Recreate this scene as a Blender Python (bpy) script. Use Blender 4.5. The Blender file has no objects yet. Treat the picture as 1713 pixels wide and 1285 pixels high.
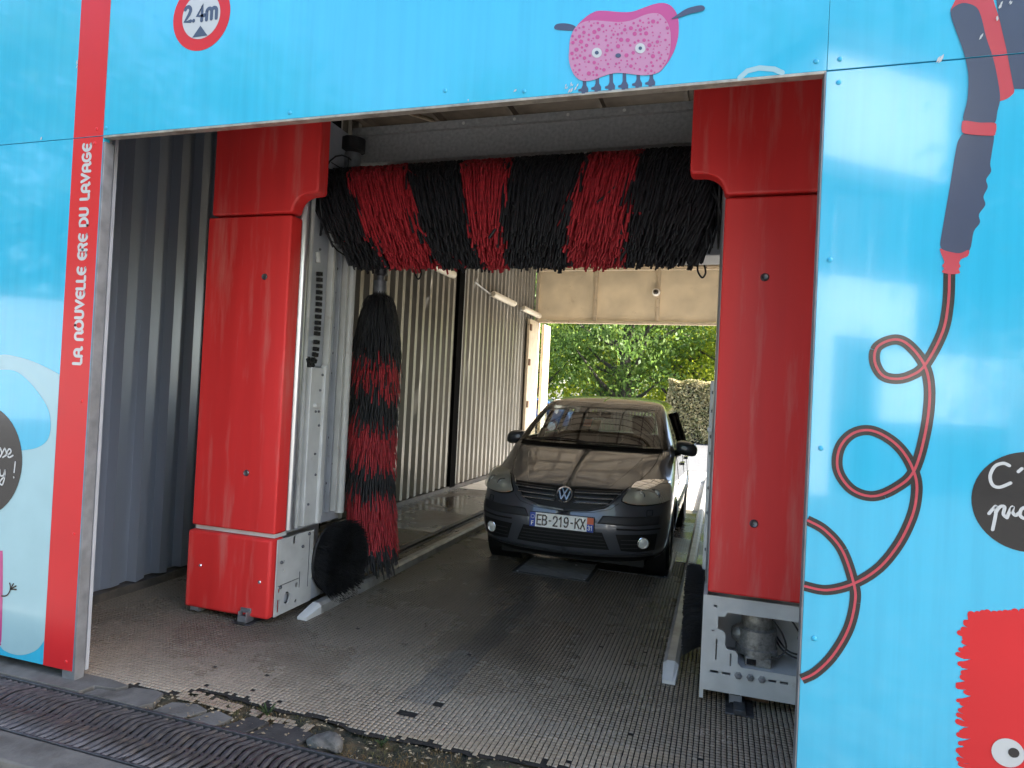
import bpy, bmesh, math, random
import numpy as np
from mathutils import Vector, Matrix
from mathutils.geometry import tessellate_polygon
from mathutils.bvhtree import BVHTree
R = math.radians
rng = np.random.default_rng(7)
random.seed(7)
SC = bpy.context.scene
COL = SC.collection

# ------------------------------------------------------------------ camera, sky, sun, exposure
FPX, YAW, PITCH, ROLL = 1116.28, .30579, .01313, .04925
CAM = np.array([3.1348, -2.6451, 1.6])
fw = np.array([-math.sin(YAW)*math.cos(PITCH), math.cos(YAW)*math.cos(PITCH), math.sin(PITCH)])
rt = np.array([math.cos(YAW), math.sin(YAW), 0.0])
up = np.cross(rt, fw)
CR = rt*math.cos(ROLL) + up*math.sin(ROLL)
CU = -rt*math.sin(ROLL) + up*math.cos(ROLL)
cam = bpy.data.cameras.new('camera')
camo = bpy.data.objects.new('camera', cam); COL.objects.link(camo)
m = Matrix.Identity(4)
for i in range(3):
    m[i][0] = CR[i]; m[i][1] = CU[i]; m[i][2] = -fw[i]; m[i][3] = CAM[i]
camo.matrix_world = m
cam.sensor_width = 36.0; cam.lens = FPX/1713*36.0
cam.clip_start = .05; cam.clip_end = 2000
SC.camera = camo

SUN_EL, SUN_AZ = R(36), R(84)          # sun stands to the right, just behind the facade plane
w = bpy.data.worlds.new('World'); SC.world = w; w.use_nodes = True
nt = w.node_tree
bg = nt.nodes['Background']
sky = nt.nodes.new('ShaderNodeTexSky'); sky.sky_type = 'NISHITA'; sky.sun_disc = False
sky.sun_elevation = SUN_EL; sky.sun_rotation = SUN_AZ
sky.air_density = 1.0; sky.dust_density = 2.0; sky.ozone_density = 1.0
nt.links.new(sky.outputs[0], bg.inputs[0]); bg.inputs[1].default_value = .15
sl = bpy.data.lights.new('sun', 'SUN'); sl.energy = 5.0; sl.angle = R(.5); sl.color = (1, .95, .87)
so = bpy.data.objects.new('sun', sl); COL.objects.link(so)
sd = Vector((math.sin(SUN_AZ)*math.cos(SUN_EL), math.cos(SUN_AZ)*math.cos(SUN_EL), math.sin(SUN_EL)))
so.rotation_euler = sd.to_track_quat('Z', 'Y').to_euler(); so.location = (0, 0, 30)
SC.view_settings.view_transform = 'Standard'; SC.view_settings.look = 'None'
SC.view_settings.gamma = 1.0; SC.view_settings.exposure = 2.4
SC.cycles.use_denoising = True
SC.cycles.max_bounces = 10; SC.cycles.transparent_max_bounces = 12
SC.cycles.sample_clamp_indirect = 6.0

# ------------------------------------------------------------------ helpers
def bp(px, py, axis=1, val=0.0):
    d = fw + CR*(px-856.5)/FPX - CU*(py-642.5)/FPX
    return CAM + d*((val-CAM[axis])/d[axis])
def F(px, py):                      # point of the facade plane y = 0
    p = bp(px, py); return (float(p[0]), float(p[2]))

def mat(name, c, rough=.5, metal=0., var=.12, scale=4., bump=0., bscale=60., coat=0., spec=.5,
        c2=None, c2lo=.5, c2hi=.7, c2scale=2., trans=0., stretch=(1, 1, 1), rvar=0., coat_ior=1.5):
    M = bpy.data.materials.new(name); M.use_nodes = True
    n = M.node_tree.nodes; L = M.node_tree.links; b = n['Principled BSDF']
    b.inputs['Roughness'].default_value = rough; b.inputs['Metallic'].default_value = metal
    b.inputs['Specular IOR Level'].default_value = spec
    b.inputs['Coat Weight'].default_value = coat; b.inputs['Coat Roughness'].default_value = .05; b.inputs['Coat IOR'].default_value = coat_ior
    geo = n.new('ShaderNodeNewGeometry')
    mp = n.new('ShaderNodeMapping'); mp.inputs['Scale'].default_value = stretch
    L.new(geo.outputs['Position'], mp.inputs['Vector'])
    no = n.new('ShaderNodeTexNoise'); no.inputs['Scale'].default_value = scale; no.inputs['Detail'].default_value = 6
    L.new(mp.outputs[0], no.inputs['Vector'])
    mr = n.new('ShaderNodeMapRange'); mr.inputs[1].default_value = .3; mr.inputs[2].default_value = .7
    mr.inputs[3].default_value = 1-var; mr.inputs[4].default_value = 1+var
    L.new(no.outputs[0], mr.inputs[0])
    mx = n.new('ShaderNodeMix'); mx.data_type = 'RGBA'; mx.blend_type = 'MULTIPLY'; mx.inputs[0].default_value = 1
    mx.inputs[6].default_value = (*c, 1)
    L.new(mr.outputs[0], mx.inputs[7])
    out = mx.outputs[2]
    if c2 is not None:
        n2 = n.new('ShaderNodeTexNoise'); n2.inputs['Scale'].default_value = c2scale; n2.inputs['Detail'].default_value = 8
        n2.inputs['Roughness'].default_value = .65
        L.new(mp.outputs[0], n2.inputs['Vector'])
        r2 = n.new('ShaderNodeMapRange'); r2.inputs[1].default_value = c2lo; r2.inputs[2].default_value = c2hi
        L.new(n2.outputs[0], r2.inputs[0])
        m2 = n.new('ShaderNodeMix'); m2.data_type = 'RGBA'
        L.new(r2.outputs[0], m2.inputs[0]); L.new(out, m2.inputs[6]); m2.inputs[7].default_value = (*c2, 1)
        out = m2.outputs[2]
    L.new(out, b.inputs['Base Color'])
    if rvar:
        rr = n.new('ShaderNodeMapRange'); rr.inputs[1].default_value = .35; rr.inputs[2].default_value = .65
        rr.inputs[3].default_value = max(.02, rough-rvar); rr.inputs[4].default_value = rough+rvar
        L.new(no.outputs[0], rr.inputs[0]); L.new(rr.outputs[0], b.inputs['Roughness'])
    if bump:
        nb = n.new('ShaderNodeTexNoise'); nb.inputs['Scale'].default_value = bscale; nb.inputs['Detail'].default_value = 4
        L.new(mp.outputs[0], nb.inputs['Vector'])
        bu = n.new('ShaderNodeBump'); bu.inputs['Strength'].default_value = bump; bu.inputs['Distance'].default_value = .01
        L.new(nb.outputs[0], bu.inputs['Height']); L.new(bu.outputs[0], b.inputs['Normal'])
    if trans:
        tr = n.new('ShaderNodeBsdfTranslucent'); L.new(out, tr.inputs[0])
        ms = n.new('ShaderNodeMixShader'); ms.inputs[0].default_value = trans
        L.new(b.outputs[0], ms.inputs[1]); L.new(tr.outputs[0], ms.inputs[2])
        L.new(ms.outputs[0], n['Material Output'].inputs[0])
    return M

def link(o, parent=None):
    COL.objects.link(o)
    if parent is not None: o.parent = parent
    return o
def tag(o, label=None, cat=None, group=None, kind=None):
    if label: o['label'] = label
    if cat: o['category'] = cat
    if group: o['group'] = group
    if kind: o['kind'] = kind
    return o
def empty(name, loc, label, cat, group=None, rz=0):
    o = bpy.data.objects.new(name, None); o.location = loc; o.rotation_euler.z = rz
    o.empty_display_size = .1
    link(o); return tag(o, label, cat, group)

class MB:
    def __init__(s): s.v = []; s.f = []; s.m = []
    def add(s, vs, fs, mi=0):
        k = len(s.v); s.v += [tuple(map(float, q)) for q in vs]
        for f in fs: s.f.append(tuple(k+i for i in f)); s.m.append(mi)
        return s
    def box(s, x0, x1, y0, y1, z0, z1, mi=0):
        return s.add([(x0,y0,z0),(x1,y0,z0),(x1,y1,z0),(x0,y1,z0),(x0,y0,z1),(x1,y0,z1),(x1,y1,z1),(x0,y1,z1)],
                     [(0,3,2,1),(4,5,6,7),(0,1,5,4),(1,2,6,5),(2,3,7,6),(3,0,4,7)], mi)
    def tube(s, pts, r, n=10, mi=0, caps=True):
        pts = [Vector(p) for p in pts]; k = len(pts)
        rs = r if hasattr(r, '__len__') else [r]*k
        t0 = (pts[1]-pts[0]).normalized()
        u = t0.orthogonal().normalized(); vs = []; fs = []
        for i, p in enumerate(pts):
            t = (pts[min(i+1, k-1)]-pts[max(i-1, 0)]).normalized()
            u = (u - t*u.dot(t)).normalized(); q = t.cross(u)
            for j in range(n):
                a = 2*math.pi*j/n; vs.append(p + (u*math.cos(a)+q*math.sin(a))*rs[i])
        for i in range(k-1):
            for j in range(n):
                a, b = i*n+j, i*n+(j+1) % n; fs.append((a, b, b+n, a+n))
        if caps: fs.append(tuple(range(n-1, -1, -1))); fs.append(tuple(range((k-1)*n, k*n)))
        return s.add(vs, fs, mi)
    def lathe(s, prof, c, axis='z', n=32, mi=0):   # prof: (radius, height along axis)
        vs = []; fs = []
        for r, h in prof:
            for j in range(n):
                a = 2*math.pi*j/n; x, y = r*math.cos(a), r*math.sin(a)
                p = {'z': (x, y, h), 'x': (h, x, y), 'y': (x, h, y)}[axis]
                vs.append((c[0]+p[0], c[1]+p[1], c[2]+p[2]))
        for i in range(len(prof)-1):
            for j in range(n):
                a, b = i*n+j, i*n+(j+1) % n; fs.append((a, b, b+n, a+n))
        return s.add(vs, fs, mi)
    def plate(s, loops, h0, h1, axis='y', mi=0):   # polygon with holes, given thickness
        def P(q, h): return {'y': (q[0], h, q[1]), 'x': (h, q[0], q[1]), 'z': (q[0], q[1], h)}[axis]
        flat = [q for l in loops for q in l]
        tris = tessellate_polygon([[Vector((q[0], q[1], 0)) for q in l] for l in loops])
        n = len(flat)
        vs = [P(q, h0) for q in flat]+[P(q, h1) for q in flat]
        fs = [tuple(t) for t in tris]+[tuple(n+i for i in reversed(t)) for t in tris]
        k = 0
        for l in loops:
            c = len(l)
            for i in range(c): a, b = k+i, k+(i+1) % c; fs.append((a, b, b+n, a+n))
            k += c
        return s.add(vs, fs, mi)
    def fill(s, loops, y, mi=0):                   # flat print on the facade
        flat = [q for l in loops for q in l]
        tris = tessellate_polygon([[Vector((q[0], q[1], 0)) for q in l] for l in loops])
        return s.add([(q[0], y, q[1]) for q in flat], [tuple(t) for t in tris], mi)
    def ribbon(s, pts, wd, y, mi=0, closed=False, cap=True):
        p = np.array(pts, float); d = np.gradient(p, axis=0); d /= np.linalg.norm(d, axis=1)[:, None]+1e-9
        nn = np.stack([-d[:, 1], d[:, 0]], 1)*wd/2
        vs = []; fs = []
        for a, b in zip(p+nn, p-nn): vs += [(a[0], y, a[1]), (b[0], y, b[1])]
        for i in range(len(p)-1): fs.append((2*i, 2*i+1, 2*i+3, 2*i+2))
        s.add(vs, fs, mi)
        if cap:
            for q, t in ((p[0], -d[0]), (p[-1], d[-1])):
                a0 = math.atan2(t[1], t[0])
                arc = [(q[0]+wd/2*math.cos(a0+a), y, q[1]+wd/2*math.sin(a0+a)) for a in np.linspace(-math.pi/2, math.pi/2, 7)]
                s.add(arc, [tuple(range(7))], mi)
        return s
    def build(s, name, mats, parent=None, smooth=False, bevel=0., bseg=2, origin=None, rel=None):
        me = bpy.data.meshes.new(name)
        v = s.v
        if origin is not None: v = [(a-origin[0], b-origin[1], c-origin[2]) for a, b, c in v]
        if rel is not None: v = [(a-rel[0], b-rel[1], c-rel[2]) for a, b, c in v]
        me.from_pydata(v, [], s.f)
        if not isinstance(mats, (list, tuple)): mats = [mats]
        for q in mats: me.materials.append(q)
        me.polygons.foreach_set('material_index', s.m)
        bm = bmesh.new(); bm.from_mesh(me)
        if bevel or smooth: bmesh.ops.remove_doubles(bm, verts=bm.verts, dist=1e-5)
        bmesh.ops.recalc_face_normals(bm, faces=bm.faces); bm.to_mesh(me); bm.free()
        if smooth:
            me.polygons.foreach_set('use_smooth', [True]*len(me.polygons))
            try: me.set_sharp_from_angle(angle=R(40))
            except Exception: pass
        o = bpy.data.objects.new(name, me)
        if origin is not None: o.location = origin
        link(o, parent)
        if bevel:
            bv = o.modifiers.new('bevel', 'BEVEL'); bv.width = bevel; bv.segments = bseg; bv.limit_method = 'ANGLE'
            bv.angle_limit = R(35); bv.harden_normals = False
            me.polygons.foreach_set('use_smooth', [True]*len(me.polygons))
            try: me.set_sharp_from_angle(angle=R(60))
            except Exception: pass
        return o

def smoothpts(pts, n=6, closed=False):             # Catmull-Rom through points
    p = np.array(pts, float); k = len(p); out = []
    rngi = range(k) if closed else range(k-1)
    for i in rngi:
        g = (lambda j: p[j % k]) if closed else (lambda j: p[min(max(j, 0), k-1)])
        a, b, c, d = g(i-1), g(i), g(i+1), g(i+2)
        for t in np.linspace(0, 1, n, endpoint=False):
            out.append(.5*((2*b)+(-a+c)*t+(2*a-5*b+4*c-d)*t*t+(-a+3*b-3*c+d)*t**3))
    if not closed: out.append(p[-1])
    return [tuple(q) for q in out]

def np_mesh(name, V, Q, mats, parent=None, mi=None, smooth=False):
    me = bpy.data.meshes.new(name)
    V = np.asarray(V, np.float32); Q = np.asarray(Q, np.int32); k = Q.shape[1]
    me.vertices.add(len(V)); me.vertices.foreach_set('co', V.ravel())
    me.loops.add(Q.size); me.loops.foreach_set('vertex_index', Q.ravel())
    me.polygons.add(len(Q)); me.polygons.foreach_set('loop_start', np.arange(0, Q.size, k, dtype=np.int32))
    if not isinstance(mats, (list, tuple)): mats = [mats]
    for q in mats: me.materials.append(q)
    if mi is not None: me.polygons.foreach_set('material_index', np.asarray(mi, np.int32))
    if smooth: me.polygons.foreach_set('use_smooth', np.ones(len(Q), bool))
    me.update(calc_edges=True); me.validate()
    o = bpy.data.objects.new(name, me); return link(o, parent)

def strands(name, P, side, wid, thick, mats, parent, mi=None):
    """P (N,K,3) polylines, each swept as a flat three-sided strip"""
    N, K, _ = P.shape
    T = np.gradient(P, axis=1); T /= np.linalg.norm(T, axis=2, keepdims=True)+1e-9
    S = np.broadcast_to(side[:, None, :], P.shape); S = S - T*(S*T).sum(2, keepdims=True)
    S = S/(np.linalg.norm(S, axis=2, keepdims=True)+1e-9); U = np.cross(T, S)
    tap = np.linspace(.9, 1.0, K)[None, :, None]; w_ = np.asarray(wid).reshape(-1, 1, 1)*tap; t_ = thick*tap
    ring = np.stack([P+S*w_/2, P-S*w_/2, P+U*t_], 2)       # N,K,3,3
    V = ring.reshape(-1, 3)
    idx = np.arange(N*K*3).reshape(N, K, 3); q = []
    for j in range(3):
        a, b = idx[:, :-1, j], idx[:, :-1, (j+1) % 3]; c, d = idx[:, 1:, (j+1) % 3], idx[:, 1:, j]
        q.append(np.stack([a, b, c, d], -1).reshape(N, -1, 4))
    Q = np.concatenate(q, 1)
    mm = None if mi is None else np.repeat(mi, Q.shape[1])
    return np_mesh(name, V, Q.reshape(-1, 4), mats, parent, mm)

def bolt(parent, c, axis, r=.012, h=.008, mt=None):
    b = MB(); b.lathe([(0.0005, h), (r*.6, h), (r, h*.5), (r, 0)], (0, 0, 0), axis, 10)
    return b.build('bolt', mt or M['bolt'], parent, True, origin=None) if c is None else _bolt_at(b, parent, c, mt)
def _bolt_at(b, parent, c, mt):
    o = b.build('bolt', mt or M['bolt'], parent, True); o.location = c; return o

# ------------------------------------------------------------------ materials
M = {}
M['blue'] = mat('blue_panel', (.030, .40, .60), .12, var=.06, scale=1.5, bump=.015, bscale=30, coat=.6, coat_ior=1.6, stretch=(1, 1, .035), c2=(.024, .355, .54), c2lo=.42, c2hi=.78, c2scale=22)
M['red_print'] = mat('red_print', (.54, .016, .020), .32, var=.06, scale=2, coat=.0, spec=.35)
M['pale_print'] = mat('pale_blue_print', (.29, .46, .50), .2, var=.05, coat=.2)
M['black_print'] = mat('black_print', (.012, .011, .012), .2, var=.1, coat=.2)
M['navy_print'] = mat('navy_print', (.048, .060, .105), .22, var=.08, coat=.15)
M['coral_print'] = mat('coral_print', (.44, .045, .065), .22, var=.05, coat=.15)
M['pink_print'] = mat('pink_print', (.42, .055, .19), .22, var=.05, coat=.15)
M['rose_print'] = mat('rose_print', (.44, .19, .30), .22, var=.05, coat=.15)
M['white_print'] = mat('white_print', (.46, .46, .455), .25, var=.04, coat=.1)
M['galv'] = mat('galvanised_steel', (.26, .265, .28), .45, .55, var=.25, scale=14, bump=.06, bscale=25, c2=(.22, .19, .15), c2lo=.6, c2hi=.85, c2scale=5)
M['edge'] = mat('panel_edge_metal', (.36, .33, .28), .4, .5, var=.3, scale=20, c2=(.16, .11, .07), c2lo=.55, c2hi=.75, c2scale=9)
M['cover'] = mat('red_cover_plastic', (.72, .032, .030), .5, var=.16, scale=3, bump=.04, bscale=90, coat=.0,
                 c2=(.66, .25, .21), c2lo=.52, c2hi=.95, c2scale=11, stretch=(1, 1, .09), rvar=.12)
M['sheet'] = mat('corrugated_steel_sky_lit', (.32, .36, .43), .30, .6, var=.05, scale=3, bump=.01, bscale=40, stretch=(1, 1, .2))  # near sheets: cool sky light from the entrance is put into the colour
M['sheet_far'] = mat('weathered_steel_warm_lit', (.265, .255, .23), .36, .25, var=.12, scale=2, bump=.02, bscale=40, c2=(.22, .18, .13), c2lo=.58, c2hi=.9, c2scale=2.2, stretch=(1, 1, .3), rvar=.08)  # far sheets: warm bounce light is put into the colour, plus random stains
M['frame_grey'] = mat('grey_painted_steel', (.40, .42, .46), .42, .1, var=.12, scale=5, bump=.02, c2=(.22, .2, .17), c2lo=.66, c2hi=.85, c2scale=6)
M['frame_light'] = mat('light_painted_steel', (.58, .58, .56), .45, .0, var=.12, scale=6, c2=(.30, .24, .17), c2lo=.64, c2hi=.85, c2scale=7)
M['alu'] = mat('aluminium_tube', (.62, .63, .65), .28, .8, var=.15, scale=12, stretch=(1, 1, .15))
M['bolt'] = mat('bolt_steel', (.16, .16, .17), .4, .8, var=.3, scale=40)
M['black_rubber'] = mat('black_rubber', (.012, .012, .013), .6, var=.3, scale=20)
M['black_strip'] = mat('black_bristle', (.020, .020, .023), .5, var=.35, scale=40)
M['red_strip'] = mat('red_bristle', (.44, .026, .036), .5, var=.30, scale=40)
M['rust'] = mat('rusty_steel', (.13, .07, .04), .8, .2, var=.4, scale=20, bump=.3)
M['iron'] = mat('worn_iron', (.075, .075, .08), .5, .6, var=.4, scale=25, bump=.15, bscale=80, c2=(.17, .14, .11), c2lo=.55, c2hi=.75, c2scale=12)
M['cream'] = mat('cream_panel', (.68, .59, .45), .5, var=.10, scale=2.5, c2=(.34, .25, .15), c2lo=.62, c2hi=.9, c2scale=4, trans=.35)
M['cream_frame'] = mat('cream_frame', (.55, .46, .34), .5, var=.15, scale=6, c2=(.25, .14, .08), c2lo=.58, c2hi=.75, c2scale=9)
M['roofsheet'] = mat('translucent_roof_sheet', (.64, .59, .51), .5, var=.12, scale=1.5, trans=.42)
M['purlin'] = mat('brown_purlin', (.10, .075, .055), .7, var=.3, scale=8)
M['white_paint'] = mat('white_paint', (.74, .73, .70), .4, var=.06, c2=(.5, .45, .38), c2lo=.65, c2hi=.9, c2scale=4)
M['lamp_white'] = mat('lamp_diffuser', (.74, .68, .56), .35, var=.05)
M['concrete'] = mat('concrete', (.10, .097, .09), .85, var=.25, scale=9, bump=.35, bscale=70, c2=(.055, .052, .046), c2lo=.5, c2hi=.68, c2scale=5)
M['apron'] = mat('front_apron', (.13, .127, .12), .9, var=.3, scale=6, bump=.4, bscale=120, c2=(.22, .215, .20), c2lo=.55, c2hi=.72, c2scale=3)
M['asphalt'] = mat('asphalt', (.11, .108, .105), .9, var=.25, scale=12, bump=.4, bscale=150)
M['pale_strip'] = mat('pale_mottled_ground', (.62, .61, .58), .7, var=.2, scale=20, bump=.2, c2=(.2, .19, .18), c2lo=.5, c2hi=.62, c2scale=14)
M['grass'] = mat('verge_grass', (.06, .10, .025), .9, var=.4, scale=6)
M['moss'] = mat('mossy_dirt', (.030, .030, .017), .95, var=.6, scale=22, bump=1.0, bscale=70, c2=(.085, .055, .025), c2lo=.48, c2hi=.66, c2scale=7)
M['frame_light2'] = mat('worn_white_plate', (.52, .52, .50), .5, .0, var=.12, scale=7, c2=(.26, .19, .12), c2lo=.64, c2hi=.85, c2scale=6)
M['motor'] = mat('corroded_motor', (.30, .29, .27), .45, .5, var=.2, scale=60, bump=.05, bscale=160, c2=(.09, .083, .075), c2lo=.48, c2hi=.75, c2scale=35)
M['beam'] = mat('grey_beam', (.40, .40, .40), .6, var=.2, scale=40, bump=.05)
M['brush_black'] = mat('black_wheel_bristle', (.008, .008, .009), .6, var=.3, scale=40)
M['rivet'] = mat('panel_rivet', (.03, .36, .56), .35, var=.15, scale=30)
M['void_black'] = mat('void_black', (.003, .003, .003), 1.0, var=.1, spec=.05)
M['guide'] = mat('guide_rail_steel', (.33, .325, .31), .45, .3, var=.25, scale=9, c2=(.16, .14, .11), c2lo=.55, c2hi=.8, c2scale=6)
M['jamb'] = mat('grey_steel_jamb', (.17, .175, .185), .6, .2, var=.25, scale=12, c2=(.10, .095, .085), c2lo=.55, c2hi=.8, c2scale=6)
# ------------------------------------------------------------------ ground, street, floor
g = MB(); g.add([(-400, -400, -.06), (400, -400, -.06), (400, 400, -.06), (-400, 400, -.06)], [(0, 1, 2, 3)])
tag(g.build('ground', M['apron']), kind='structure')
g = MB(); g.add([(-60, 11.9, -.03), (60, 11.9, -.03), (60, 27.5, -.03), (-60, 27.5, -.03)], [(0, 1, 2, 3)])
tag(g.build('street', M['asphalt']), kind='structure')
g = MB(); g.add([(-60, 27.5, .01), (60, 27.5, .01), (60, 400, .01), (-60, 400, .01)], [(0, 1, 2, 3)])
tag(g.build('verge', M['grass']), kind='structure')
g = MB(); g.box(-60, 60, 27.2, 27.5, -.05, .09)
tag(g.build('street_kerb', M['concrete']), kind='structure')

# tile material: one grey value per tile from its place, stains, algae near the walls, darker further in
PT = .025
YF = 4.25            # built tile by tile up to here; beyond it a tile is two pixels wide and the material draws the joints
def tile_material(name, base, dark, joints=False):
    Mx = bpy.data.materials.new(name); Mx.use_nodes = True
    n = Mx.node_tree.nodes; L = Mx.node_tree.links; b = n['Principled BSDF']
    geo = n.new('ShaderNodeNewGeometry')
    dv = n.new('ShaderNodeVectorMath'); dv.operation = 'SCALE'; dv.inputs['Scale'].default_value = 1/PT
    fl = n.new('ShaderNodeVectorMath'); fl.operation = 'FLOOR'
    L.new(geo.outputs['Position'], dv.inputs[0]); L.new(dv.outputs[0], fl.inputs[0])
    ml = n.new('ShaderNodeVectorMath'); ml.operation = 'MULTIPLY'; ml.inputs[1].default_value = (1, 1, 0)
    L.new(fl.outputs[0], ml.inputs[0])
    wn = n.new('ShaderNodeTexWhiteNoise'); L.new(ml.outputs[0], wn.inputs['Vector'])
    r1 = n.new('ShaderNodeMapRange'); r1.inputs[3].default_value = .86; r1.inputs[4].default_value = 1.13
    L.new(wn.outputs['Value'], r1.inputs[0])
    mx = n.new('ShaderNodeMix'); mx.data_type = 'RGBA'; mx.blend_type = 'MULTIPLY'; mx.inputs[0].default_value = 1
    mx.inputs[6].default_value = (*base, 1); L.new(r1.outputs[0], mx.inputs[7])
    no = n.new('ShaderNodeTexNoise'); no.inputs['Scale'].default_value = 1.1; no.inputs['Detail'].default_value = 9; no.inputs['Roughness'].default_value = .62
    L.new(geo.outputs['Position'], no.inputs['Vector'])
    r2 = n.new('ShaderNodeMapRange'); r2.inputs[1].default_value = .40; r2.inputs[2].default_value = .72
    r2.inputs[4].default_value = .85
    L.new(no.outputs[0], r2.inputs[0])
    m2 = n.new('ShaderNodeMix'); m2.data_type = 'RGBA'; L.new(r2.outputs[0], m2.inputs[0]); L.new(mx.outputs[2], m2.inputs[6])
    m2.inputs[7].default_value = (*dark, 1)
    # algae where the splash water stands, beyond the wheel guides
    sx = n.new('ShaderNodeSeparateXYZ'); L.new(geo.outputs['Position'], sx.inputs[0])
    ax = n.new('ShaderNodeMapRange'); ax.inputs[1].default_value = 2.88; ax.inputs[2].default_value = 3.0
    L.new(sx.outputs[0], ax.inputs[0])
    ay = n.new('ShaderNodeMapRange'); ay.inputs[1].default_value = 1.3; ay.inputs[2].default_value = 1.9
    L.new(sx.outputs[1], ay.inputs[0])
    n3 = n.new('ShaderNodeTexNoise'); n3.inputs['Scale'].default_value = 7; n3.inputs['Detail'].default_value = 6
    L.new(geo.outputs['Position'], n3.inputs['Vector'])
    a3 = n.new('ShaderNodeMapRange'); a3.inputs[1].default_value = .3; a3.inputs[2].default_value = .62; a3.inputs[4].default_value = .9
    L.new(n3.outputs[0], a3.inputs[0])
    pr = n.new('ShaderNodeMath'); pr.operation = 'MULTIPLY'; L.new(ax.outputs[0], pr.inputs[0]); L.new(ay.outputs[0], pr.inputs[1])
    p2 = n.new('ShaderNodeMath'); p2.operation = 'MULTIPLY'; L.new(pr.outputs[0], p2.inputs[0]); L.new(a3.outputs[0], p2.inputs[1])
    m3 = n.new('ShaderNodeMix'); m3.data_type = 'RGBA'; L.new(p2.outputs[0], m3.inputs[0]); L.new(m2.outputs[2], m3.inputs[6])
    m3.inputs[7].default_value = (.17, .15, .025, 1)
    # darker inward from the entrance lip, unevenly, less so towards the right
    wy = n.new('ShaderNodeMath'); wy.operation = 'MULTIPLY_ADD'; wy.inputs[1].default_value = 1.6; L.new(no.outputs[0], wy.inputs[0])
    wx = n.new('ShaderNodeMath'); wx.operation = 'MULTIPLY_ADD'; wx.inputs[1].default_value = -.28; L.new(sx.outputs[0], wx.inputs[0]); L.new(sx.outputs[1], wx.inputs[2])
    L.new(wx.outputs[0], wy.inputs[2])
    wr = n.new('ShaderNodeMapRange'); wr.inputs[1].default_value = .70; wr.inputs[2].default_value = 1.75; wr.inputs[3].default_value = 1.0; wr.inputs[4].default_value = .50
    L.new(wy.outputs[0], wr.inputs[0])
    mw = n.new('ShaderNodeMix'); mw.data_type = 'RGBA'; mw.blend_type = 'MULTIPLY'; mw.inputs[0].default_value = 1
    L.new(m3.outputs[2], mw.inputs[6]); L.new(wr.outputs[0], mw.inputs[7]); m3 = mw
    if joints:
        fr = n.new('ShaderNodeVectorMath'); fr.operation = 'FRACTION'; L.new(dv.outputs[0], fr.inputs[0])
        sp = n.new('ShaderNodeSeparateXYZ'); L.new(fr.outputs[0], sp.inputs[0])
        mn = n.new('ShaderNodeMath'); mn.operation = 'MINIMUM'; L.new(sp.outputs[0], mn.inputs[0]); L.new(sp.outputs[1], mn.inputs[1])
        lt = n.new('ShaderNodeMath'); lt.operation = 'LESS_THAN'; lt.inputs[1].default_value = .15; L.new(mn.outputs[0], lt.inputs[0])
        m4 = n.new('ShaderNodeMix'); m4.data_type = 'RGBA'; L.new(lt.outputs[0], m4.inputs[0]); L.new(m3.outputs[2], m4.inputs[6]); m4.inputs[7].default_value = (.014, .0125, .010, 1)
        m3 = m4
    L.new(m3.outputs[2], b.inputs['Base Color'])
    rr = n.new('ShaderNodeMapRange'); rr.inputs[1].default_value = .38; rr.inputs[2].default_value = .62
    rr.inputs[3].default_value = .42; rr.inputs[4].default_value = .11
    L.new(no.outputs[0], rr.inputs[0]); L.new(rr.outputs[0], b.inputs['Roughness'])
    nb = n.new('ShaderNodeTexNoise'); nb.inputs['Scale'].default_value = 90
    L.new(geo.outputs['Position'], nb.inputs['Vector'])
    bu = n.new('ShaderNodeBump'); bu.inputs['Strength'].default_value = .15; bu.inputs['Distance'].default_value = .005
    L.new(nb.outputs[0], bu.inputs['Height']); L.new(bu.outputs[0], b.inputs['Normal'])
    return Mx
M['tile'] = tile_material('floor_tile', (.30, .25, .188), (.195, .156, .112))
M['tile_far'] = tile_material('far_floor_tile', (.30, .25, .188), (.195, .156, .112), True)
M['tile_dark'] = tile_material('dark_floor_tile', (.205, .182, .15), (.145, .123, .096))
M['grout'] = mat('grout', (.014, .0125, .010), .9, var=.4, scale=20, bump=.3)

floor = MB()
floor.add([(-1.4, .35, -.008), (4.9, .35, -.008), (4.9, YF, -.008), (-1.4, YF, -.008)], [(0, 1, 2, 3)])
floor.add([(-1.4, YF, -.001), (4.9, YF, -.001), (4.9, 11.9, -.001), (-1.4, 11.9, -.001)], [(0, 1, 2, 3)], 1)
edge = [(-1.4, .02), (.02, .02), (.28, .075), (.545, .092), (.656, .20), (.80, .19), (.969, .171), (1.185, .163), (1.375, .18), (1.602, .124),
        (1.864, .149), (2.177, .161), (2.391, .183), (2.547, .198), (2.9, .17), (3.4, .19), (4.9, .02)]
def edge_y(x):
    return float(np.interp(x, [e[0] for e in edge], [e[1] for e in edge]))
ex = np.linspace(-1.4, 4.9, 127)
rag = rng.normal(0, .007, 127)
vs = []
for i, x in enumerate(ex): vs += [(x, edge_y(x)+rag[i]-.006, -.008), (x, .36, -.0082)]
floor.add(vs, [(2*i, 2*i+2, 2*i+3, 2*i+1) for i in range(126)])
wf = floor.build('wash_floor', [M['grout'], M['tile_far']]); tag(wf, kind='structure')

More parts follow.
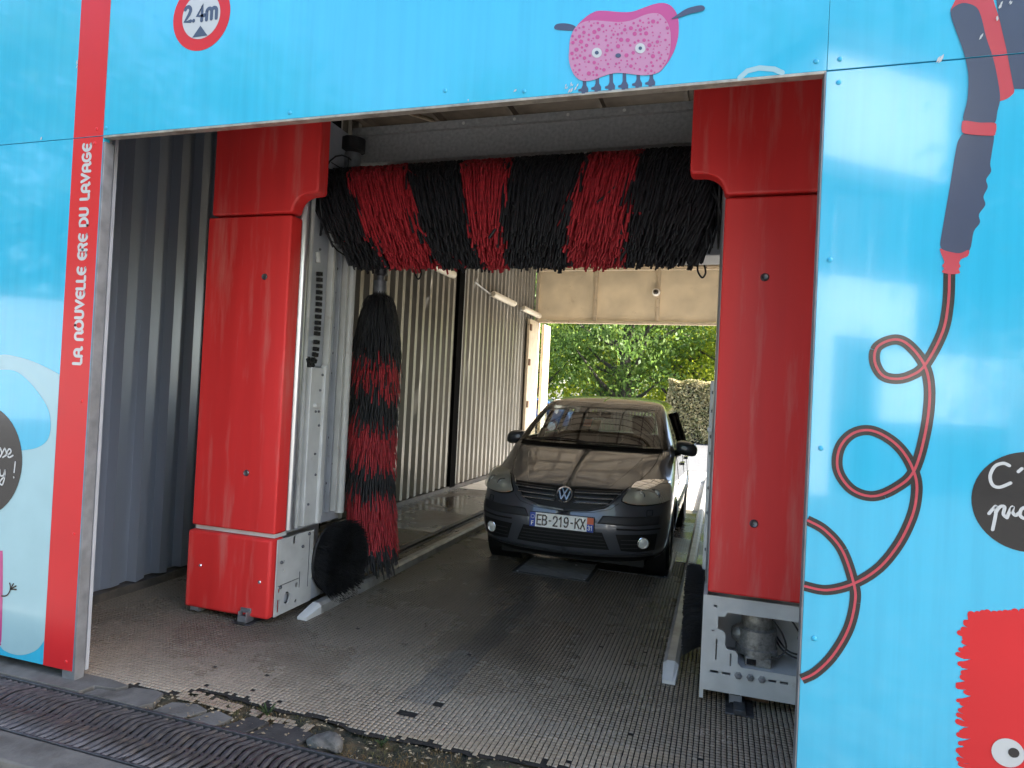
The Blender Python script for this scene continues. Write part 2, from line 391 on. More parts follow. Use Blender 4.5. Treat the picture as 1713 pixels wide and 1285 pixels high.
# every mosaic tile of the floor: the 300 that show largest are single parts, the rest is one joined part
H = .0104
tb = [(-H, -H, 0), (H, -H, 0), (H, H, 0), (-H, H, 0), (-H+.0014, -H+.0014, .0045), (H-.0014, -H+.0014, .0045), (H-.0014, H-.0014, .0045), (-H+.0014, H-.0014, .0045)]
tf = [(4, 5, 6, 7), (0, 1, 5, 4), (1, 2, 6, 5), (2, 3, 7, 6), (3, 0, 4, 7)]
TV = np.array(tb)
ix = np.arange(int(-1.4/PT), int(4.5/PT)); iy = np.arange(0, int(YF/PT))
cx, cy = np.meshgrid((ix+.5)*PT, (iy+.5)*PT); cx = cx.ravel(); cy = cy.ravel()
ee = np.interp(cx, ex, np.interp(ex, [e[0] for e in edge], [e[1] for e in edge])+rag)
keep = cy-.012 > ee
chip = (rng.random(len(cx)) < np.exp(-(cy-ee)/.022)*.5)            # tiles broken out along the ragged edge
hole = ((np.abs(cx-1.727) < .05) & (np.abs(cy-.364) < .026)) | ((np.abs(cx-1.83) < .03) & (np.abs(cy-.53) < .03))
keep &= ~chip & ~hole & (rng.random(len(cx)) > .0008)
plateA = (1.42, 2.09, 3.10, 3.74); plateB = (1.86, 2.74, 3.56, 4.6)
for p in (plateA, plateB): keep &= ~((cx > p[0]-.01) & (cx < p[1]+.01) & (cy > p[2]-.01) & (cy < p[3]+.01))
cx, cy = cx[keep], cy[keep]
cz = rng.normal(-.004, .0005, len(cx)); jit = rng.normal(0, .0004, (len(cx), 2))
darkm = (np.abs(cx-(1.665+.088*.5+.036*(cy-.56))) < .10) & (cy > .5) & (cy < 3.1)
C = np.stack([cx+jit[:, 0], cy+jit[:, 1], cz], 1)
d = C-CAM; zc = d@fw; u = 856.5+FPX*(d@CR)/zc; v = 642.5-FPX*(d@CU)/zc
inview = (u > 5) & (u < 1330) & (v < 1280) & (v > 0)
order = np.argsort(np.where(inview, np.linalg.norm(d, axis=1), 1e9))[:300]
single = np.zeros(len(cx), bool); single[order] = True
me_t = None
me_t = bpy.data.meshes.new('tile'); me_t.from_pydata(tb, [], tf); me_t.materials.append(M['tile'])
for i in order:
    o = bpy.data.objects.new('tile', me_t); o.location = C[i]; o.rotation_euler = (float(rng.normal(0, .006)), float(rng.normal(0, .006)), float(rng.normal(0, .01)))
    link(o, wf)
rest = ~single
Cr = C[rest]; nV = len(Cr)
tl = rng.normal(0, .008, (nV, 2))
VV = Cr[:, None, :]+TV[None]; VV[:, :, 2] += VV[:, :, 2]*0 + (TV[None, :, 0]*tl[:, 0:1]+TV[None, :, 1]*tl[:, 1:2])
QQ = (np.arange(nV)*8)[:, None, None]+np.array(tf)[None]
o = np_mesh('tile_field', VV.reshape(-1, 3), QQ.reshape(-1, 4), [M['tile'], M['tile_dark']], wf, np.repeat(darkm[rest].astype(int), 5))
tag(o, kind='stuff')

# steel plates let into the floor
def floor_plate(p, label, mt, treads):
    t = empty('floor_plate', ((p[0]+p[1])/2, (p[2]+p[3])/2, 0), label, 'floor plate')
    b = MB(); hx, hy = (p[1]-p[0])/2, (p[3]-p[2])/2
    b.box(-hx, hx, -hy, hy, -.007, .004); b.build('plate', mt, t, bevel=.002)
    b = MB()
    b.box(-hx-.012, hx+.012, -hy-.012, -hy-.001, -.0075, .006); b.box(-hx-.012, -hx-.001, -hy, hy, -.0075, .006); b.box(hx+.001, hx+.012, -hy, hy, -.0075, .006)
    b.build('frame', M['iron'], t)
    b = MB()
    for i in range(treads):
        y = -hy+.03+i*(2*hy-.06)/treads
        pts = [(-hx+.02+k*(2*hx-.04)/14, y+.01*math.sin(k*1.3+i), .0045) for k in range(15)]
        b.tube(pts, .0035, 5)
    if treads: tag(b.build('tread', mt, t), kind='stuff')
    for sx in (-1, 1):
        for sy in (-1, 1):
            o = MB(); o.lathe([(.0005, .004), (.008, .004), (.01, 0)], (0, 0, 0), 'z', 8)
            q = o.build('screw', M['alu'], t, True); q.location = (sx*(hx-.03), sy*(hy-.03), .0042)
    return t
M['plate_a'] = mat('worn_tread_plate', (.095, .093, .09), .5, .4, var=.35, scale=18, stretch=(.4, 2, 1), bump=.3, bscale=30)
M['plate_b'] = mat('dark_wet_plate', (.03, .03, .032), .3, .4, var=.35, scale=10)
floor_plate(plateA, 'worn grey tread plate let into the tiles in front of the car bumper', M['plate_a'], 22)
floor_plate(plateB, 'dark wet plate let into the tiles at the front wheel of the car', M['plate_b'], 0)

# broken edge: moss and dirt, concrete slabs, a stone, loose mosaic pieces
V = []; Q = []
nx, ny = 210, 14
for i in range(nx+1):
    x = -.25+i*(3.75/nx)
    e1 = edge_y(x)+.04; e0 = -.078
    for j in range(ny+1):
        t = j/ny; y = e0+(e1-e0)*t
        z = -.022+.012*math.sin(x*9+2*y)*math.sin(y*31+x*4)+rng.normal(0, .0045)
        if t > .8: z = min(z, -.012)
        V.append((x, y, z))
for i in range(nx):
    for j in range(ny):
        a = i*(ny+1)+j; Q.append((a, a+ny+1, a+ny+2, a+1))
o = np_mesh('moss_and_dirt', V, Q, M['moss'], None, smooth=True)
tag(o, 'mossy brown dirt filling the broken edge of the tiles along the drain', 'dirt', kind='stuff')
def slab(poly, z0, z1, label, mt=None, group=None):
    b = MB(); cx_ = sum(p[0] for p in poly)/len(poly); cy_ = sum(p[1] for p in poly)/len(poly)
    b.plate([[(p[0]-cx_, p[1]-cy_) for p in poly]], z0, z1, 'z')
    o = b.build('concrete_slab', mt or M['concrete'], None, bevel=.003); o.location = (cx_, cy_, 0)
    return tag(o, label, 'slab', group)
slab([(-1.5, -.075), (.14, -.075), (.15, .0), (.27, .02), (.30, .07), (.12, .09), (-1.5, .05)], -.06, .006, 'long grey concrete slab under the foot of the steel jamb')
slab([(.17, -.075), (.52, -.075), (.55, -.02), (.52, .075), (.45, .09), (.33, .07), (.29, .0), (.19, -.01)], -.06, .002, 'stained concrete slab between the jamb slab and the orange moss')
slab([(.60, -.072), (.78, -.07), (.83, .03), (.74, .06), (.62, .03)], -.05, -.002, 'small light grey slab piece with pale moss round it')
slab([(.81, -.07), (.96, -.07), (.99, .02), (.87, .05), (.85, .02)], -.05, -.004, 'small light grey slab piece touching the dark slabs')
M['dark_slab'] = mat('dark_slab', (.03, .029, .028), .8, var=.3, scale=15, bump=.3)
slab([(1.0, -.07), (1.13, -.07), (1.17, .05), (1.06, .07)], -.05, -.003, 'nearly black slab piece, the narrower one beside the drain', M['dark_slab'])
slab([(1.15, -.07), (1.40, -.07), (1.42, .04), (1.30, .07), (1.20, .055)], -.05, -.004, 'nearly black slab piece, the wider one beside the round stone', M['dark_slab'])
M['stone'] = mat('dark_stone', (.085, .082, .075), .9, var=.4, scale=30, bump=.8, bscale=60)
bm = bmesh.new(); bmesh.ops.create_icosphere(bm, subdivisions=3, radius=1)
for v_ in bm.verts:
    n_ = 1+.16*math.sin(v_.co.x*4+v_.co.y*3)+.1*math.sin(v_.co.z*7+v_.co.x*5)
    v_.co = Vector((v_.co.x*.085*n_, v_.co.y*.055*n_, v_.co.z*.035*n_))
me = bpy.data.meshes.new('stone'); bm.to_mesh(me); bm.free(); me.materials.append(M['stone'])
me.polygons.foreach_set('use_smooth', [True]*len(me.polygons))
o = bpy.data.objects.new('stone', me); link(o); o.location = (1.52, .0, -.004); tag(o, 'rough grey stone lying in the dirt beside the dark slabs', 'stone')
for gx, gy, na, nb, ga_ in ((.70, .135, 9, 4, .05), (.88, .118, 7, 3, -.06), (1.19, .095, 6, 2, .10), (1.33, .085, 5, 3, .02), (1.06, .11, 3, 2, -.2)):   # patches of mosaic still clinging to the bed
    for ka in range(na):
        for kb in range(nb):
            if rng.random() < .18: continue
            lx, ly = (ka-na/2)*.0252, (kb-nb/2)*.0252
            o = bpy.data.objects.new('tile', me_t); o.location = (gx+lx*math.cos(ga_)-ly*math.sin(ga_), gy+lx*math.sin(ga_)+ly*math.cos(ga_), -.0075+.0006*rng.normal())
            o.rotation_euler = (rng.normal(0, .03), rng.normal(0, .03), ga_+rng.normal(0, .04)); link(o, wf)
# weeds
def weed(x, y, h, n, label):
    rad = rng.random((n, 2)); P = []
    for i in range(n):
        a = rad[i, 0]*6.28; l = h*(.5+.7*rad[i, 1])
        P.append([(x+math.cos(a)*l*.55*t, y+math.sin(a)*l*.55*t, -.01+l*t*(1.1-.5*t)) for t in (0, .33, .66, 1)])
    P = np.array(P); s_ = np.cross(P[:, -1]-P[:, 0], [0, 0, 1.0])
    t = empty('weed', (0, 0, 0), label, 'weed')
    strands('leaves', P, s_, np.full(n, .008), .001, M['weed'], t)
M['weed'] = mat('weed_leaf', (.06, .10, .03), .6, var=.3, trans=.3)
weed(1.12, .10, .07, 26, 'small green weed at the broken tile edge by the dark slabs')
weed(1.75, .07, .05, 20, 'low weed tuft growing in the moss strip')
weed(2.35, .06, .05, 16, 'sparse weed tuft in the dirt near the end of the drain')
V = []; Q = []
for k in range(420):
    x = rng.uniform(.5, 3.3); y = rng.uniform(-.07, edge_y(x)+.01); a = rng.uniform(0, 6.28); l = rng.uniform(.004, .014)
    c, s_ = math.cos(a), math.sin(a); z = -.005+rng.uniform(0, .006); k0 = len(V)
    V += [(x-c*l, y-s_*l, z), (x+s_*l*.5, y-c*l*.5, z+.004), (x+c*l, y+s_*l, z+.002), (x-s_*l*.5, y+c*l*.5, z+.001)]; Q.append((k0, k0+1, k0+2, k0+3))
M['litter'] = mat('leaf_litter', (.24, .19, .12), .9, var=.6, scale=60)
tag(np_mesh('leaf_litter', V, Q, M['litter']), 'dry crumbs and leaf bits strewn over the moss strip', 'litter', kind='stuff')

# drain grating in front of the bay
gr = empty('drain_grating', (1.3, -.265, -.01), 'long dark iron drain grating with slanted wavy bars along the bay entrance', 'drain grating')
b = MB(); b.box(-3.2, 4.2, -.188, -.176, -.06, .006); b.box(-3.2, 4.2, .176, .190, -.06, .008)
b.build('frame', M['iron'], gr, bevel=.002)
b = MB(); b.box(-3.2, 4.2, -.175, .175, -.048, -.045); b.build('channel_bed', M['black_rubber'], gr)
bar = MB(); K = 15
for i in range(K):
    t = i/(K-1); y = -.174+.348*t
    off = .016*math.sin(t*math.pi*2)+.045*(t-.5)
    hw = .0105+.005*math.sin(t*math.pi*4)**2
    zt = .004-.004*math.cos(t*math.pi*4)
    bar.v += [(off-hw, y, zt-.002), (off+hw*.2, y, zt+.002), (off+hw, y, zt-.006), (off+hw*.3, y, -.03), (off-hw*.5, y, -.03)]
for i in range(K-1):
    for j in range(5): a, c = i*5+j, i*5+(j+1) % 5; bar.f.append((a, c, c+5, a+5)); bar.m.append(0)
b0 = bar.build('bar', M['iron'], gr, True)
b0.location = (-2.6, 0, 0)
for k in range(1, 150):
    o = b0.copy(); link(o, gr); o.location = (-2.6+k*.0405, 0, rng.normal(0, .0008))
b = MB()
for x in np.arange(-3.0, 4.0, .5): b.box(x-.009, x+.009, -.17, .17, -.04, .001)
b.box(-3.2, 4.2, -.008, .008, -.035, -.006)
b.build('cross_rib', M['iron'], gr)
k = MB(); k.box(-6, 9, -.62, -.455, -.08, -.006); tag(k.build('drain_kerb', M['concrete'], None, bevel=.01), kind='structure')
k = MB(); k.add([(-6, -.80, -.054), (.95, -.80, -.054), (.95, -.63, -.054), (-6, -.63, -.054)], [(0, 1, 2, 3)])  # pale mottled strip of ground before the drain kerb
tag(k.build('pale_ground_strip', M['pale_strip']), kind='structure')
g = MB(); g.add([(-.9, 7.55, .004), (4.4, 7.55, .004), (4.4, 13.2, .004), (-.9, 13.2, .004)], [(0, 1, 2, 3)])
tag(g.build('exit_sun_patch', mat('pale_sun_patch', (.60, .56, .49), .6, var=.12, scale=5, bump=.2)), kind='structure')  # pale colour stands in for the glaring sunlit floor towards the exit
g = MB(); g.box(-.9, 4.4, 11.1, 11.16, .0045, .009); tag(g.build('exit_drain', M['iron']), kind='structure')
N = 5200                                    # moss pile and dead grass fibres
x_ = rng.uniform(.45, 3.42, N); y_ = -.075+(np.interp(x_, [e[0] for e in edge], [e[1] for e in edge])+.07)*rng.random(N)
keepm = (np.sin(x_*7+1)+np.sin(x_*17+y_*30)*.7+rng.normal(0, .5, N)) > -.2; x_, y_ = x_[keepm], y_[keepm]; N = len(x_)
a_ = rng.uniform(0, 6.28, N); l_ = rng.uniform(.006, .02, N)
tt = np.array([0, .5, 1.0])[None, :]
P = np.stack([x_[:, None]+np.cos(a_)[:, None]*l_[:, None]*tt*.8, y_[:, None]+np.sin(a_)[:, None]*l_[:, None]*tt*.8, -.024+l_[:, None]*tt*1.1], 2)
M['moss_fibre'] = mat('moss_fibre', (.075, .072, .028), .9, var=.5, scale=30, c2=(.20, .11, .04), c2lo=.46, c2hi=.62, c2scale=6)
o = strands('moss_pile', P, np.stack([-np.sin(a_), np.cos(a_), np.zeros(N)], 1), np.full(N, .0022), .0008, M['moss_fibre'], None)
tag(o, 'olive and rusty moss pile growing on the dirt along the drain', 'moss', kind='stuff')
# ------------------------------------------------------------------ facade with its printed panels
W_, H_ = 3.447, 2.834
FO = (1.7, 0, 0)
fac = empty('front_facade', FO, 'bright blue printed panel facade framing the open wash bay', 'facade')
def panel(x0, x1, z0, z1, mt=None):
    b = MB(); b.box(x0, x1, 0, .04, z0, z1); return b.build('panel', mt or M['blue'], fac, bevel=.0015, bseg=1, rel=FO)
PTL = panel(-4.2, -.0005, H_+.002, 4.75)
PT1 = panel(.0004, 3.4482, H_+.002, 4.75)
PT2 = panel(3.4488, 7.6, H_+.002, 4.75)
PL = panel(-4.2, 0.0, .05, H_-.002)
PR = panel(W_, 7.6, .03, H_-.002)
b = MB()
b.box(.0005, .014, .0, .056, -.01, H_-.03)
b.box(-.085, -.001, .041, .055, -.01, 4.6)
b.box(-.075, -.001, .003, .05, -.01, .049)
b.build('jamb', M['jamb'], fac, rel=FO, bevel=.002)
b = MB(); b.box(W_-.006, W_-.0005, -.002, .06, .03, H_-.004); b.box(W_+.002, W_+.12, .042, .12, -.01, 4.6)
b.build('jamb', M['jamb'], fac, rel=FO, bevel=.001)
b = MB(); b.box(0.0, W_, -.001, .041, H_-.010, H_+.0015); b.box(0.0, W_, .042, .10, H_+.06, H_+.12)
b.build('lintel', M['edge'], fac, rel=FO, bevel=.002)
b = MB(); b.box(-4.2, -.09, .042, .10, .04, .2); b.box(-4.2, 7.6, .042, .16, 4.5, 4.72); b.build('back_rail', M['galv'], fac, rel=FO)
rv = MB(); rv.lathe([(.0005, -.004), (.005, -.004), (.0085, -.002), (.0095, 0)], (0, 0, 0), 'y', 12)
r0 = None
riv = [(485, 189), (745, 152), (1405, 99), (1365, 103), (1403, 138), (1388, 435), (1373, 750), (1362, 1068), (178, 214), (162, 216), (159, 240), (137, 671), (124, 893), (111, 1107), (877, 153)]
for i, (a, c) in enumerate(riv):
    x, z = F(a, c)
    if r0 is None: o = r0 = rv.build('rivet', M['rivet'] if 'rivet' in M else M['blue'], fac, True)
    else: o = r0.copy(); link(o, fac)
    o.location = (x-FO[0], -.001, z)
    if a < 170 and c > 200:
        o.data = o.data.copy(); o.data.materials[0] = M['red_print']

# --- prints (flat, a hair proud of the panel they are printed on)
Y1, Y2, Y3, Y4 = -.0012, -.0022, -.0032, -.0042
def pf(pts): return [F(*p) for p in pts]
def zoomp(pts, ox, oy, sc): return [F(ox+a*sc, oy+c*sc) for a, c in pts]
def circ(c, r, n=40, ry=None): return [(c[0]+r*math.cos(2*math.pi*i/n), c[1]+(ry or r)*math.sin(2*math.pi*i/n)) for i in range(n)]
# red stripe in two lengths
b = MB(); b.fill([[(-.205, .0505), (-.0005, .0505), (-.0005, H_-.0025), (-.205, H_-.0025)]], Y1); b.build('stripe_print', M['red_print'], PL, rel=FO)
b = MB(); b.fill([[(-.205, H_+.0025), (-.001, H_+.0025), (-.001, 4.749), (-.205, 4.749)]], Y1); b.build('stripe_print', M['red_print'], PTL, rel=FO)
# rounded stroke alphabet (unit height)
def arc(cx, cy, r, a0, a1, n=10, ry=None): return [(cx+r*math.cos(R(a)), cy+(ry or r)*math.sin(R(a))) for a in np.linspace(a0, a1, n)]
GL = {
 'L': (.55, [[(.08, 1), (.08, .12), (.16, .04), (.50, .04)]]),
 'A': (.80, [[(.08, .0), (.08, .58)]+arc(.36, .62, .28, 180, 0, 12)+[(.64, .58), (.64, .14), (.72, .0), (.82, .06)], [(.10, .38), (.62, .38)]]),
 'N': (.78, [[(.08, .0), (.08, .55)]+arc(.36, .62, .28, 180, 0, 12)+[(.64, .58), (.64, .14), (.72, .02), (.82, .08)]]),
 'O': (.88, [arc(.42, .5, .36, 90, 450, 26, .46)]),
 'U': (.76, [[(.08, 1), (.08, .4)]+arc(.36, .34, .28, 180, 360, 12)+[(.64, .4), (.64, 1)]]),
 'V': (.76, [[(.04, .98), (.22, .5), (.36, .04), (.50, .5), (.68, .98)]]),
 'E': (.66, [arc(.42, .5, .36, 60, 300, 18, .46)+[(.60, .08)], [(.10, .5), (.52, .5)]]),
 'R': (.72, [[(.08, 0), (.08, .96), (.36, .96)]+arc(.36, .73, .23, 90, -90, 10)+[(.12, .5)], [(.36, .5), (.50, .30), (.58, .02)]]),
 'D': (.80, [[(.08, .04), (.08, .96), (.30, .96)]+arc(.30, .5, .40, 90, -90, 14, .46)+[(.08, .04)]]),
 'G': (.82, [arc(.42, .5, .36, 55, 320, 20, .46)+[(.70, .22), (.70, .46), (.44, .46)]]),
 ' ': (.42, []),
 '2': (.62, [arc(.28, .74, .22, 160, -30, 12)+[(.40, .48), (.08, .06), (.54, .06)]]),
 '.': (.26, [[(.10, .05), (.101, .06)]]),
 '4': (.66, [[(.42, .0), (.42, .96), (.05, .30), (.60, .30)]]),
 'm': (.98, [[(.08, .0), (.08, .52)]+arc(.27, .48, .19, 170, 0, 8)+[(.46, .02)], [(.46, .46)]+arc(.65, .48, .19, 170, 0, 8)+[(.84, .02)]]),
}
def write(b, text, fn, wd, y, mi=0, gap=.1, letters=None):
    x = 0
    tot = sum(GL[c][0] for c in text)+gap*(len(text)-1)
    for ch in text:
        adv, st = GL[ch]
        if letters is not None: b = MB()
        for k, s_ in enumerate(st):
            b.ribbon([fn((x+p[0])/tot, p[1]) for p in s_], wd, y-.0003*k, mi)
        if letters is not None and st: b.build('letter', letters[0], letters[1], rel=FO)
        x += adv+gap
b = MB()
B0, B1 = (-.058, 1.635), (-.077, 2.80)
def onstripe(t, h): return (B0[0]+(B1[0]-B0[0])*t - h*.058, B0[1]+(B1[1]-B0[1])*t)
write(b, 'LA NOUVELLE ERE DU LAVAGE', onstripe, .0155, Y2, letters=(M['white_print'], PL))
# height limit disc 2.4 m
c0 = F(337, 27); rr_ = math.dist(c0, F(335, 85))
b = MB(); b.fill([circ(c0, rr_, 48)], Y1, 0); b.fill([circ(c0, rr_*.665, 48)], Y2, 1)
p0, p1 = F(303, 33), F(373, 24)
def onsign(t, h): return (p0[0]+(p1[0]-p0[0])*t, p0[1]+.0+(p1[1]-p0[1])*t + h*.082)
p0 = (c0[0]-rr_*.60, c0[1]-rr_*.14); p1 = (c0[0]+rr_*.60, c0[1]-rr_*.14)
write(b, '2.4m', onsign, .019, Y3, 2, .06)
b.fill([[(c0[0]-.047, c0[1]-rr_*.60), (c0[0]+.047, c0[1]-rr_*.60), (c0[0], c0[1]-rr_*.60+.055)]], Y3, 2)
b.build('height_limit_print', [M['red_print'], M['white_print'], M['navy_print']], PT1, rel=FO)
# pink sponge
Z = lambda pts: zoomp(pts, 880, 0, .1985)
dark = [(425,235),(500,150),(580,102),(650,93),(800,105),(900,100),(1000,65),(1080,38),(1150,28),(1210,45),(1255,90),(1280,150),(1287,220),(1282,310),(1260,400),(1225,480),(1170,560),(1090,620),(900,560),(700,400),(480,300)]
lite = [(365,430),(372,340),(400,260),(440,215),(500,185),(580,176),(700,185),(800,190),(900,172),(1000,130),(1080,115),(1140,130),(1190,190),(1215,260),(1220,330),(1215,420),(1195,500),(1150,580),(1090,625),(1000,638),(900,630),(800,618),(720,625),(640,650),(560,680),(480,685),(420,650),(380,580),(362,500)]
b = MB()
b.fill([Z(smoothpts(dark, 5, True))], Y2, 0); lz = smoothpts(lite, 5, True); b.fill([Z(lz)], Y3, 1)
b.fill([Z(smoothpts([(430,240),(390,210),(320,198),(260,205),(237,230),(250,250),(310,258),(412,260)], 5, True))], Y1, 2)
b.fill([Z(smoothpts([(1228,165),(1280,125),(1350,80),(1420,58),(1480,50),(1505,65),(1500,90),(1460,105),(1380,122),(1300,150)], 5, True))], Y3-.0005, 2)
for lx, ly, fy in ((492,680,790),(600,655,775),(717,620,765),(828,610,757),(945,625,742),(1055,622,732)):
    b.fill([Z([(lx-14,ly),(lx+16,ly),(lx+17,fy-70),(lx+34,fy-40),(lx+32,fy-10),(lx+8,fy-8),(lx+2,fy),(lx-22,fy),(lx-24,fy-14),(lx-50,fy-18),(lx-52,fy-34),(lx-26,fy-44),(lx-14,fy-70)])], Y1, 2)
inner = lz; pts_ = []
def inside(p, poly):
    r_ = False; j = len(poly)-1
    for i in range(len(poly)):
        if (poly[i][1] > p[1]) != (poly[j][1] > p[1]) and p[0] < (poly[j][0]-poly[i][0])*(p[1]-poly[i][1])/(poly[j][1]-poly[i][1])+poly[i][0]: r_ = not r_
        j = i
    return r_
eyes = [((598,450),42,17),((964,412),43,15)]
for k in range(9000):
    r_ = random.choice([18,15,11,11,8,8,6])*1.0; p = (random.uniform(365,1220), random.uniform(115,690))
    if not all(inside((p[0]+r_*1.2*c_, p[1]+r_*1.2*s_), inner) for c_, s_ in ((1,0),(-1,0),(0,1),(0,-1))): continue
    if any(math.dist(p, e[0]) < e[1]+r_+5 for e in eyes) or math.dist(p, (778,473)) < 30+r_: continue
    if any(math.dist(p, q[0]) < q[1]+r_+7 for q in pts_): continue
    pts_.append((p, r_))
    if len(pts_) > 175: break
for p, r_ in pts_: b.fill([Z(circ(p, r_, 12))], Y4, 0)
for e, r_, q in eyes: b.fill([Z(circ(e, r_, 24))], Y4-.0004, 3); b.fill([Z(circ(e, q, 16))], Y4-.0012, 2)
b.fill([Z(circ((778,473), 24, 16, 19))], Y4-.0004, 2)
b.build('sponge_print', [M['pink_print'], M['rose_print'], M['navy_print'], M['white_print']], PT1, rel=FO)
# worn white arc above the opening
b = MB(); b.ribbon(pf([(1238,130),(1250,119),(1270,114),(1295,116),(1308,122)]), .02, Y1); b.build('arc_print', M['pale_print'], PT1, rel=FO)
# spray gun and hose
Z = lambda pts: zoomp(pts, 1560, 0, .373)
ZS = lambda pts: Z(smoothpts(pts, 4, True))
seam_y = (lambda px: 85.4+(1713-px)*.097)
def clipz(poly, lo, hi):        # keep a print on its own panel
    def cut(pl, f, inter):
        out = []
        for i in range(len(pl)):
            a, c = pl[i-1], pl[i]
            if f(c):
                if not f(a): out.append(inter(a, c))
                out.append(c)
            elif f(a): out.append(inter(a, c))
        return out
    I = lambda z: (lambda a, c: (a[0]+(c[0]-a[0])*(z-a[1])/(c[1]-a[1]), z))
    pl = cut(poly, lambda q: q[1] >= lo, I(lo)) if lo is not None else poly
    return cut(pl, lambda q: q[1] <= hi, I(hi)) if hi is not None else pl
gun = [
 (0, Y1, ZS([(80,55),(100,5),(135,-60),(250,-70),(275,10),(300,90),(330,220),(365,390),(352,430),(312,452),(295,440),(275,330),(240,180),(210,80),(180,50),(120,60)])),
 (1, Y2, ZS([(80,60),(100,30),(140,15),(190,30),(215,70),(240,170),(270,260),(290,350),(302,440),(290,500),(275,556),(210,558),(138,545),(155,450),(160,350),(150,280),(130,210),(100,130)])),
 (1, Y1-.0004, Z([(245,-300),(700,-300),(700,400),(364,400),(330,220),(295,70)])),
]
bu, bl = MB(), MB()
for mi, y, pl in gun:
    q = clipz(pl, H_+.0025, 4.7);  bu.fill([q], y, mi) if len(q) > 2 else None
    q = clipz(pl, .04, H_-.0025); bl.fill([q], y, mi) if len(q) > 2 else None
bl.fill([ZS([(145,598),(205,606),(272,600),(266,680),(258,735),(262,770),(240,806),(247,840),(228,882),(236,920),(208,962),(212,1000),(184,1040),(166,1122),(120,1137),(60,1127),(35,1105),(42,1040),(75,850),(105,670),(120,622)])], Y1, 1)
bl.fill([ZS([(130,560),(140,543),(210,552),(275,553),(285,570),(280,600),(270,610),(200,608),(140,600),(129,585)])], Y3-.0004, 0)
bl.fill([ZS([(33,1115),(60,1127),(120,1137),(160,1122),(158,1148),(128,1163),(118,1180),(124,1195),(116,1208),(120,1226),(80,1231),(42,1222),(50,1206),(42,1192),(52,1178),(44,1155),(36,1135)])], Y3, 0)
bu.build('spray_gun_print', [M['coral_print'], M['navy_print']], PT2, rel=FO)
bl.build('spray_gun_print', [M['coral_print'], M['navy_print']], PR, rel=FO)
hose = [(1588,455),(1586,507),(1576,557),(1547,611),(1522,629),(1497,634),(1475,627),(1463,604),(1468,580),(1497,568),(1522,579),(1547,613),(1555,658),(1548,722),(1529,787),(1500,815),(1461,830),(1425,819),(1402,787),(1404,751),(1425,726),(1456,720),(1490,736),(1515,762),(1531,797),(1533,828),(1525,865),(1503,910),(1470,950),(1428,976),(1383,987),(1345,980)]
hose2 = [(1350,870),(1380,887),(1409,921),(1428,976),(1430,1008),(1419,1052),(1394,1095),(1365,1124),(1341,1136)]
b = MB()
for k, h_ in enumerate((hose, hose2)):
    P_ = pf(smoothpts(h_, 7)); half = len(P_)//2
    for j, seg in enumerate((P_[:half//2+1], P_[half//2:half+1], P_[half:half+half//2+1], P_[half+half//2:])):
        b.ribbon(seg, .036, Y1-.00012*(j+4*k), 0, cap=False); b.ribbon(seg, .0085, Y2-.00012*(j+4*k), 1, cap=False)
b.build('hose_print', [M['black_print'], M['coral_print']], PR, rel=FO)
# black speech discs with handwriting
def script_(b, strokes, wd, y, mi):
    for k, s_ in enumerate(strokes): b.ribbon(pf(smoothpts(s_, 5)), wd, y-.00008*k, mi)
b = MB(); c1 = F(1722, 840); r1 = math.dist(c1, F(1625, 840)); b.fill([circ(c1, r1, 48)], Y1, 0)
script_(b, [[(1688,779),(1678,775),(1664,780),(1656,796),(1660,811),(1672,815),(1690,808)], [(1703,789),(1709,784)],
            [(1654,859),(1660,852),(1666,847),(1665,862),(1660,886)], [(1665,858),(1672,848),(1680,848),(1678,860),(1684,866)],
            [(1684,866),(1690,852),(1694,848),(1693,856),(1698,862),(1704,858)], [(1716,848),(1708,852),(1706,862),(1714,867),(1722,858),(1718,848)]], .0105, Y2, 1)
b.build('speech_print', [M['black_print'], M['white_print']], PR, rel=FO)
b = MB(); c1 = F(-30, 770); r1 = math.dist(c1, F(38, 770)); b.fill([circ(c1, r1, 48)], Y3, 0)
script_(b, [[(-6,766),(0,752),(2,750),(4,760),(-2,765)], [(2,764),(8,752),(10,751),(12,760),(6,765)], [(10,762),(16,760),(20,755),(17,751),(13,757),(16,765),(23,762)],
            [(-6,782),(-4,796),(0,797)], [(1,786),(2,795),(7,795),(10,786),(9,800),(5,811),(1,806),(10,796)], [(27,773),(25,790)], [(24.4,798),(24.6,799)]], .0088, Y4, 1)
b.build('speech_print', [M['black_print'], M['white_print']], PL, rel=FO)
# pale blue cartoon shape, blue window in it, pink figure and its arm
Z = lambda pts: zoomp(pts, 0, 580, .42)
b = MB()
sx0 = -.2055
outer = Z(smoothpts([(-260,160),(-120,60),(0,33),(60,38),(130,58),(200,90),(238,112)], 5)+[(238,112),(178,1170)]+smoothpts([(178,1170),(150,1205),(110,1224),(70,1228),(30,1216),(0,1192),(-60,1100),(-260,1080)], 5))
outer = [(min(q[0], sx0), max(q[1], .055)) for q in outer]
b.fill([outer], Y1, 0)
b.fill([Z(smoothpts([(-200,120),(-60,95),(0,92),(60,97),(110,132),(160,192),(195,255),(203,320),(190,372),(150,402),(90,413),(0,420),(-200,420)], 5, True))], Y2, 1)
b.fill([Z(smoothpts([(-180,820),(0,812),(9,816),(13,830),(12,1000),(8,1150),(4,1180),(-10,1192),(-180,1200)], 3, True))], Y2, 2)
for s_ in ([(8,992),(20,993),(32,988),(41,974),(44,962)], [(44,964),(43,950),(41,942)], [(45,963),(52,950),(56,944)], [(46,964),(58,957),(66,953)], [(46,966),(58,966),(67,967)]):
    b.ribbon(Z(smoothpts(s_, 4)), .0085, Y3, 3)
